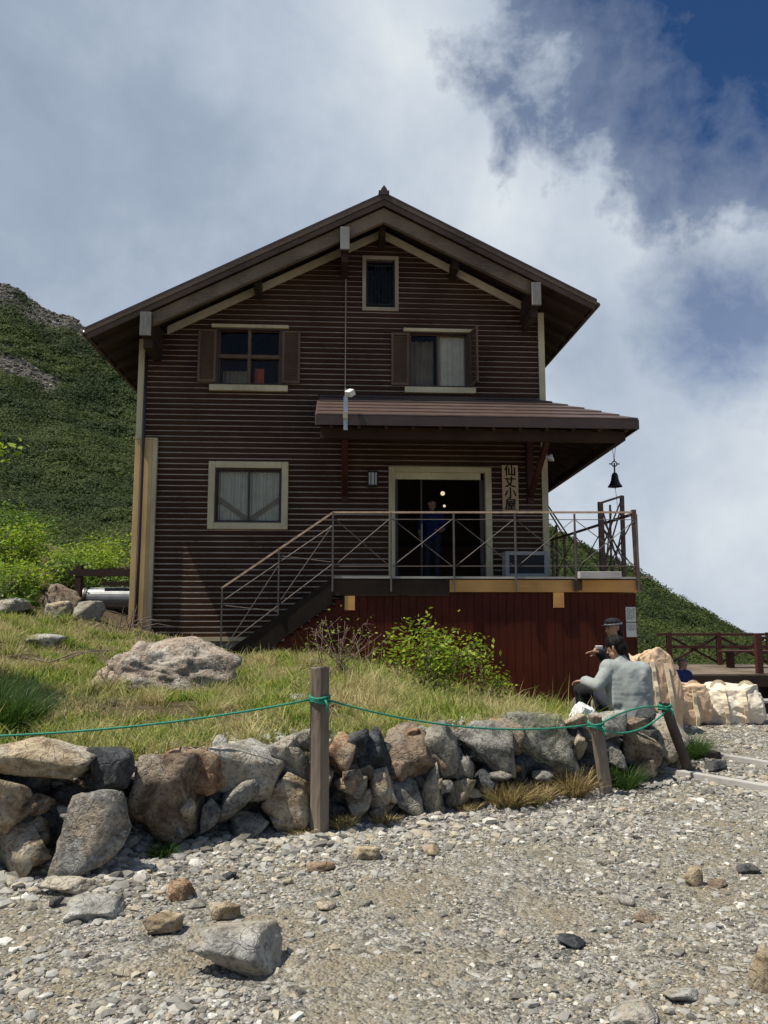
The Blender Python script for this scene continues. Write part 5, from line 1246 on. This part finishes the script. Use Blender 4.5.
# ---------------------------------------------------------------- timber terrace with railing at the right
t = empty('timber_terrace', (10.0, 20.5, -.16), label='brown timber viewing terrace with crossed railing beyond the sacks', cat='terrace')
m = MB(); R = np.random.RandomState(2); y = -1.5
while y < 1.6: m.box(-3.4, 7.5, y, y + .135, -.04 + R.uniform(-.003, .003), 0); y += .145
m.build('deck_boards', M['oldwood'], t)
m = MB(); m.box(-3.4, 7.5, -1.52, -1.44, -.30, -.045); m.box(-3.4, 7.5, 1.44, 1.5, -.30, -.045)
for x in np.arange(-3.3, 7.5, 1.35): m.box(x, x + .14, -1.42, -1.28, -2.4, -.045); m.box(x, x + .14, 1.28, 1.42, -2.4, -.045)
m.box(-3.4, 7.5, -1.2, -1.15, -2.4, -.3); m.build('terrace_frame', M['darkwood'], t)
def railrun(par, x0, x1, y, zt, gap, posth):
    ps = list(np.arange(x0, x1 + .01, gap))
    for x in ps: m = MB(); m.box(x - .06, x + .06, y - .06, y + .06, 0, posth); m.build('rail_post', M['redframe'], par)
    m = MB(); m.box(x0 - .35, x1 + .2, y - .05, y + .05, zt - .07, zt); m.box(x0 - .1, x1, y - .035, y + .035, zt * .52, zt * .52 + .08)
    m.build('rail', M['redframe'], par)
    m = MB()
    for a, b in zip(ps, ps[1:]): m.beam((a, y, .05), (b, y, zt - .08), .05, .06); m.beam((a, y + .06, zt - .08), (b, y + .06, .05), .05, .06)
    m.build('brace', M['redframe'], par)
railrun(t, -2.0, 6.4, 1.4, .88, 1.4, .90)
for x in (-.72 - .1, 2.0): m = MB(); m.box(x - .07, x + .07, -1.42, -1.28, 0, .97); m.build('rail_post', M['redframe'], t)
m = MB(); m.box(-.82, 7.0, -1.40, -1.31, .84, .90); m.box(-.82, 7.0, -1.38, -1.33, .48, .54); m.build('rail', M['redframe'], t)
m = MB(); m.box(-.3, 2.5, .1, .5, .42, .46); m.box(-.1, .0, .15, .45, 0, .42); m.box(2.2, 2.3, .15, .45, 0, .42); o = m.build('deck_bench', M['redframe'], None, loc=(9.3, 20.6, -.16)); props(o, 'low dark red bench on the timber terrace', 'bench')
t = empty('timber_step', (8.15, 17.2, -.9), label='long low timber step in front of the dark terrace base', cat='step')
m = MB(); m.box(-.7, 3, -.2, .2, .30, .35); m.build('tread', M['plank'], t)
m = MB(); m.box(-.6, 2.9, -.15, .15, -.6, .295); m.build('step_frame', M['darkwood'], t)

# ---------------------------------------------------------------- left of the hut: tank, frame
t = empty('water_tank', (-5.75, 16.1, 1.62), label='grey metal cylinder tank lying beside the left corner of the hut', cat='tank')
m = MB(); m.lathe([(0, -.5), (.20, -.5), (.25, -.46), (.25, .75), (.2, .80), (0, .80)], (0, 0, 0), 28, axis='x'); m.build('tank_shell', M['tanksteel'], t, smooth=False)
m = MB(); m.lathe([(.258, -.42), (.262, -.40), (.262, -.37), (.258, -.35)], (0, 0, 0), 28, axis='x'); m.build('tank_band', M['black'], t)
m = MB(); m.box(-.35, -.25, -.2, .2, -1.0, -.2); m.box(.45, .55, -.2, .2, -1.0, -.2); m.build('tank_cradle', M['darkwood'], t)
t = empty('tank_rack', (-5.6, 15.6, 1.3), label='dark timber frame standing around the grey tank', cat='rack')
m = MB(); m.box(-.62, -.50, -.06, .06, -.6, 1.0); m.build('upright', M['darkwood'], t)
m = MB(); m.box(.95, 1.05, .0, .12, -.6, 1.0); m.build('upright', M['darkwood'], t)
m = MB(); m.box(-.75, 1.2, -.065, .065, .78, .92); m.box(-.2, 1.2, .3, .42, .6, .68); m.build('crossbar', M['darkwood'], t)
m = MB(); m.box(-.6, 1.1, 1.2, 1.25, -.8, 1.0); m.build('back_panel', M['darkwood'], t)

# ---------------------------------------------------------------- shrubs
def shrub(name, loc, blobs, nleaf, lsz, leaf, bark, lb, seed, cat='shrub', stems=14, grp=None, up=.3, lash=None, stemr=.012, roots=.12):
    """blobs: (x,y,z,rx,ry,rz) crown lobes relative to loc"""
    R = np.random.RandomState(seed); o = empty(name, loc, label=lb, cat=cat, group=grp)
    W_ = np.array([b[3] * b[4] * b[5] for b in blobs]); W_ /= W_.sum(); m = MB(); tips = []
    for i in range(stems):
        b = blobs[R.choice(len(blobs), p=W_)]; d = R.normal(size=3); d /= np.linalg.norm(d); d[2] = abs(d[2]) * .8 + .1; q = np.array(b[:3]) + d * np.array(b[3:6]) * (.75 + .3 * R.rand())
        p0 = np.array([R.uniform(-roots, roots), R.uniform(-roots, roots), -.05]); mid = p0 * .5 + q * .5 + R.normal(size=3) * .06 * np.linalg.norm(q)
        pts = [p0 * (1 - t) ** 2 + mid * 2 * t * (1 - t) + q * t * t + R.normal(size=3) * .010 for t in np.linspace(0, 1, 7)]
        m.tube([tuple(p) for p in pts], [stemr * (1 - .8 * t) for t in np.linspace(0, 1, 7)], 5)
        for s in range(4):
            k = R.randint(3, 7); e = pts[k] + R.normal(size=3) * np.array([.16, .16, .12]) * max(.5, np.mean(b[3:6]) * 1.6) + v3(0, 0, .05)
            m.tube([tuple(pts[k]), tuple((pts[k] + e) / 2 + R.normal(size=3) * .01), tuple(e)], [stemr * .4, stemr * .28, stemr * .14], 4); tips.append(e)
        tips.append(q)
    m.build('branches', bark, o, smooth=True)
    if nleaf:
        tips = np.array(tips); nt = len(tips); nc = nleaf // 2
        bi = R.choice(len(blobs), size=nleaf - nc, p=W_); B_ = np.array([b for b in blobs])[bi]
        d = R.normal(size=(nleaf - nc, 3)); d /= np.linalg.norm(d, axis=1, keepdims=True); sub = R.rand(nleaf - nc)
        c1 = B_[:, :3] + d * B_[:, 3:6] * (sub ** .35)[:, None]
        gate = fbm(c1 * (3.2 / max(.25, np.mean(B_[:, 3:6]))) * .6 + seed, 3) > -.08; c1 = c1[gate]
        c2 = tips[R.randint(0, nt, nc)] + R.normal(size=(nc, 3)) * lsz * 1.5
        c = np.vstack([c1, c2]); n = len(c); c[:, 2] = np.maximum(c[:, 2], .02)
        a = R.normal(size=(n, 3)); a[:, 2] *= .5; a /= np.linalg.norm(a, axis=1, keepdims=True); nn = R.normal(size=(n, 3)) * .6 + np.array([0, 0, 1.0])
        b = np.cross(nn, a); b /= np.linalg.norm(b, axis=1, keepdims=True); nrm = np.cross(a, b)
        s = lsz * (.6 + .7 * R.rand(n))[:, None]
        V = np.stack([c - a * s * .5, c + b * s * .27 + nrm * s * .07, c + a * s * .5, c - b * s * .27 + nrm * s * .07], 1).reshape(-1, 3)
        F = np.concatenate([np.arange(n)[:, None] * 4 + np.array([0, 2, 1]), np.arange(n)[:, None] * 4 + np.array([0, 3, 2])])
        F = F.reshape(2, n, 3).transpose(1, 0, 2).reshape(-1, 3)
        link('foliage', npmesh('foliage', V, F, [leaf], None, False), o)
    return o
def g(x, y): return (x, y, gz(x, y))
# bush with bright leaves in front of the red boards
shrub('leafy_shrub', g(.55, 10.3), [(-.15, 0, .72, .44, .35, .26), (.32, 0, .62, .40, .3, .22), (.1, -.1, .42, .58, .35, .24), (-.45, 0, .56, .3, .2, .22), (-.1, 0, 1.02, .24, .2, .12), (.65, 0, .48, .27, .2, .18)], 1900, .072, M['leafbright'], M['bark'], 'bright yellow-green leafy shrub in front of the red boards', 1, stems=16)
shrub('leafy_shrub', g(1.38, 10.6), [(0, 0, .48, .18, .15, .14), (.15, 0, .3, .2, .2, .14), (.2, 0, .56, .08, .08, .12)], 480, .055, M['leafbright'], M['bark'], 'small sparse green shrub right of the bright leafy shrub', 2, stems=7)
shrub('bare_shrub', g(-.55, 10.2), [(0, 0, .52, .46, .3, .30), (.4, 0, .50, .34, .2, .28), (-.35, 0, .36, .3, .2, .2)], 150, .05, M['leafbright'], M['redtwig'], 'mostly bare reddish twigs of a shrub at the foot of the stair', 3, stems=22, stemr=.010, roots=.3)
shrub('bare_shrub', g(-2.9, 8.1), [(0, 0, .2, .2, .15, .14)], 0, .04, M['leafmid'], M['bark'], 'small leafless twig clump left of the big boulder', 5, stems=10, stemr=.006)
# far left greenery, nearer to farther
LS = [(-6.4, 12.6, .55, .55, .35, 900, .07, 'leafmid', 'low green shrub at the rock heap beneath the taller shrubs'), (-6.6, 13.6, .9, .8, .55, 2600, .075, 'leafbright', 'bright green broad shrub at the left edge behind the rock heap'),
      (-6.4, 16.6, 1.2, .9, .72, 3200, .08, 'leafmid', 'tall green shrub in the middle of the left thicket'), (-7.9, 16.0, 1.2, .9, .9, 3400, .08, 'leafbright', 'sunlit shrub at the far left of the thicket'),
      (-7.0, 19.2, 1.5, 1.0, .75, 3400, .09, 'leafbright', 'light green shrub behind the grey tank'), (-9.3, 19.5, 1.7, 1.2, 1.05, 4000, .09, 'leafmid', 'rounded shrub at the back left of the thicket'), (-8.2, 23.0, 2.2, 1.3, .8, 4200, .10, 'leafbright', 'pale green shrub at the foot of the mountain slope'),
      (-11.4, 24.0, 2.4, 1.5, 1.1, 4200, .11, 'leafmid', 'wide shrub at the slope foot at the left edge')]
for i, (x, y, rx, ry, rz_, nl, ls, mt, lb) in enumerate(LS):
    R = np.random.RandomState(60 + i)
    bl = [(R.uniform(-.5, .5) * rx, R.uniform(-.4, .4) * ry, rz_ * R.uniform(.35, .8), rx * R.uniform(.35, .6), ry * R.uniform(.4, .6), rz_ * R.uniform(.35, .55)) for _ in range(7)]
    shrub('shrub', g(x, y), bl, nl, ls, M[mt], M['bark'], lb, 20 + i, stems=12, grp='shrubs left of the hut', stemr=.02)
# young tree at the left whose leafy twigs reach into view
t = shrub('young_tree', g(-4.55, 7.2), [(.0, 0, 1.9, .5, .5, .5), (.92, 0, 2.12, .26, .2, .10), (.98, .05, 2.02, .22, .15, .08), (.90, 0, 1.55, .15, .15, .08), (-.3, 0, 2.3, .5, .5, .4)], 2600, .085, M['leafbright'], M['bark'], 'young tree with bright leaves reaching in at the left edge', 44, 'tree', stems=14, stemr=.022)
R = np.random.RandomState(77)
for i, (x, y, z, lb) in enumerate(((-4.5, 13.5, .0, 'grey dead twigs lying by the left corner of the hut'), (-4.0, 8.9, .0, 'thin dead branch lying in the grass at the left edge'))):
    m = MB()
    for k in range(14 if i == 0 else 5):
        a = R.uniform(-.3, 1.8 if i == 0 else .5); L = R.uniform(.4, .8); p = v3(R.uniform(-.2, .3), R.uniform(-.2, .2), .03); q = p + v3(math.cos(a) * L * (1 if R.rand() > .4 else -1), R.uniform(-.2, .2), abs(math.sin(a)) * L * .6)
        m.tube([tuple(p), tuple((p + q) / 2 + v3(0, 0, .06)), tuple(q)], [.010, .007, .003], 5)
    o = m.build('dead_branch', M['bark'], None, loc=g(x, y)); props(o, lb, 'dead branch')

# ---------------------------------------------------------------- sky, sun, camera
w = bpy.data.worlds.new('World'); SC.world = w; w.use_nodes = True; T = w.node_tree; bg = T.nodes['Background']
AZ = -78.; EL = 64.     # sun high on the left, a little towards the viewer: azimuth from +Y, negative = left
sd = Vector((math.sin(rad(-105)) * math.cos(rad(EL)), math.cos(rad(-105)) * math.cos(rad(EL)), math.sin(rad(EL))))
def N(t, **k):
    d = T.nodes.new(t)
    for a, b in k.items():
        if a in d.inputs: d.inputs[a].default_value = b
        else: setattr(d, a, b)
    return d
sky = N('ShaderNodeTexSky', sky_type='NISHITA'); sky.sun_disc = False; sky.sun_elevation = rad(EL); sky.sun_rotation = rad(-105); sky.altitude = 2900; sky.air_density = 1.0; sky.dust_density = .3; sky.ozone_density = 2.5
def mth(op, a, b=0., c=None):
    d = N('ShaderNodeMath', operation=op)
    for i, v in enumerate((a, b) if c is None else (a, b, c)):
        if hasattr(v, 'is_linked'): T.links.new(v, d.inputs[i])
        else: d.inputs[i].default_value = v
    return d.outputs[0]
def rmp(f, st, interp='LINEAR'):
    r = N('ShaderNodeValToRGB'); r.color_ramp.interpolation = interp; e = r.color_ramp.elements
    while len(e) < len(st): e.new(.5)
    for i, (p, c) in enumerate(st): e[i].position = p; e[i].color = (c if isinstance(c, tuple) else (c, c, c)) + (1,)
    T.links.new(f, r.inputs[0]); return r.outputs[0]
tc = N('ShaderNodeTexCoord'); dirv = tc.outputs['Generated']
def nz(scale, det, ro, dist=0, loc=(0, 0, 0), st=(1, 1, 1)):
    mp = N('ShaderNodeMapping'); mp.inputs['Location'].default_value = loc; mp.inputs['Scale'].default_value = st; T.links.new(dirv, mp.inputs[0])
    n_ = N('ShaderNodeTexNoise'); n_.inputs['Scale'].default_value = scale; n_.inputs['Detail'].default_value = det; n_.inputs['Roughness'].default_value = ro; n_.inputs['Distortion'].default_value = dist; T.links.new(mp.outputs[0], n_.inputs['Vector']); return n_.outputs['Fac']
def lobe(v, r0, r1):
    """1 near direction v falling to 0"""
    v = Vector(v).normalized(); d = N('ShaderNodeVectorMath', operation='DOT_PRODUCT'); T.links.new(dirv, d.inputs[0]); d.inputs[1].default_value = v
    a = mth('ARCCOSINE', d.outputs['Value']); return mth('MULTIPLY_ADD', a, -1 / (r1 - r0), r1 / (r1 - r0))
TH = rad(6.9)
def pd(px, py):
    dx = (px - 384) / 770; dv = (512 - py) / 770; return (dx, math.cos(TH) - dv * math.sin(TH), math.sin(TH) + dv * math.cos(TH))
n1 = nz(3.2, 7, .56, .5, (3.1, 1.7, .4)); n2 = nz(1.7, 5, .55, .4, (7.7, 2.2, 5.1)); n3 = nz(7, 6, .6, .8, (1.2, 9.1, 3.3))
SUNE = 4.8
# clear blue patch high on the right, a ragged thin spot at mid right, open sky behind the viewer, cloud elsewhere
n4 = nz(4.6, 8, .58, .25, (4.2, .3, 8.8)); n5 = nz(13, 8, .62, .2, (2.5, 6.1, 1.1))
b1 = mth('ADD', lobe(pd(700, -45), .05, .30), mth('ADD', mth('MULTIPLY', mth('SUBTRACT', n4, .5), 1.7), mth('MULTIPLY', mth('SUBTRACT', n5, .5), .9)))
b2 = mth('ADD', lobe(pd(718, 320), .0, .12), mth('ADD', mth('MULTIPLY', mth('SUBTRACT', n4, .5), 1.4), mth('MULTIPLY', mth('SUBTRACT', n5, .5), 1.4)))
b3 = mth('ADD', lobe((.3, -.9, .75), .5, 1.25), mth('MULTIPLY', mth('SUBTRACT', n1, .5), 1.6))
clear = mth('MAXIMUM', mth('MAXIMUM', rmp(b1, [(.12, 0.), (.38, .70), (.80, 1.)]), rmp(b2, [(.05, 0.), (.8, .7)])), rmp(b3, [(.2, 0.), (.5, .62)]))
st1 = lobe(pd(400, 60), .02, .26); st2 = lobe(pd(500, 220), .03, .30); st3 = lobe(pd(730, 520), .08, .42); st4 = lobe(pd(650, 190), .02, .30)
br = mth('MAXIMUM', mth('MAXIMUM', st1, st2), mth('MAXIMUM', mth('MULTIPLY', st3, .9), mth('MAXIMUM', mth('MULTIPLY', st4, .9), mth('MULTIPLY', lobe(pd(680, 0), .1, .45), .8))))
br = mth('ADD', mth('MULTIPLY', mth('MAXIMUM', br, 0.), .52), mth('ADD', mth('MULTIPLY', mth('SUBTRACT', n4, .5), .75), mth('ADD', mth('MULTIPLY', mth('SUBTRACT', n1, .5), .45), mth('MULTIPLY', mth('SUBTRACT', n5, .5), .22))))
br = mth('ADD', br, .27)
cl = rmp(br, [(0., (.23, .29, .38)), (.30, (.31, .375, .47)), (.6, (.47, .53, .61)), (1., (.70, .745, .77))])
sc_ = N('ShaderNodeMix', data_type='RGBA', blend_type='MULTIPLY'); sc_.inputs[0].default_value = 1; T.links.new(sky.outputs[0], sc_.inputs[6]); sc_.inputs[7].default_value = (.030, .050, .070, 1)
mx = N('ShaderNodeMix', data_type='RGBA'); T.links.new(clear, mx.inputs[0]); T.links.new(cl, mx.inputs[6]); T.links.new(sc_.outputs[2], mx.inputs[7])
T.links.new(mx.outputs[2], bg.inputs['Color'])

bg.inputs['Strength'].default_value = 1.0
sun = bpy.data.lights.new('sun', 'SUN'); sun.energy = SUNE; sun.angle = rad(.53); sun.color = (1.0, .94, .84)
so = bpy.data.objects.new('sun', sun); COL.objects.link(so); so.rotation_euler = sd.to_track_quat('Z', 'Y').to_euler(); so.location = (-20, -5, 40)
cam = bpy.data.cameras.new('camera'); co_ = bpy.data.objects.new('camera', cam); COL.objects.link(co_); SC.camera = co_
cam.sensor_fit = 'VERTICAL'; cam.sensor_height = 24; cam.lens = 770 / 1024 * 24; cam.clip_end = 5000; cam.clip_start = .05
co_.location = (0, 0, 1.5); co_.rotation_euler = (rad(90) + TH, 0, 0)
vs = SC.view_settings; vs.view_transform = 'Standard'; vs.look = 'None'; vs.exposure = .2; vs.gamma = 1; vs.use_curve_mapping = False
SC.cycles.max_bounces = 6; SC.cycles.transparent_max_bounces = 12; SC.cycles.use_denoising = True
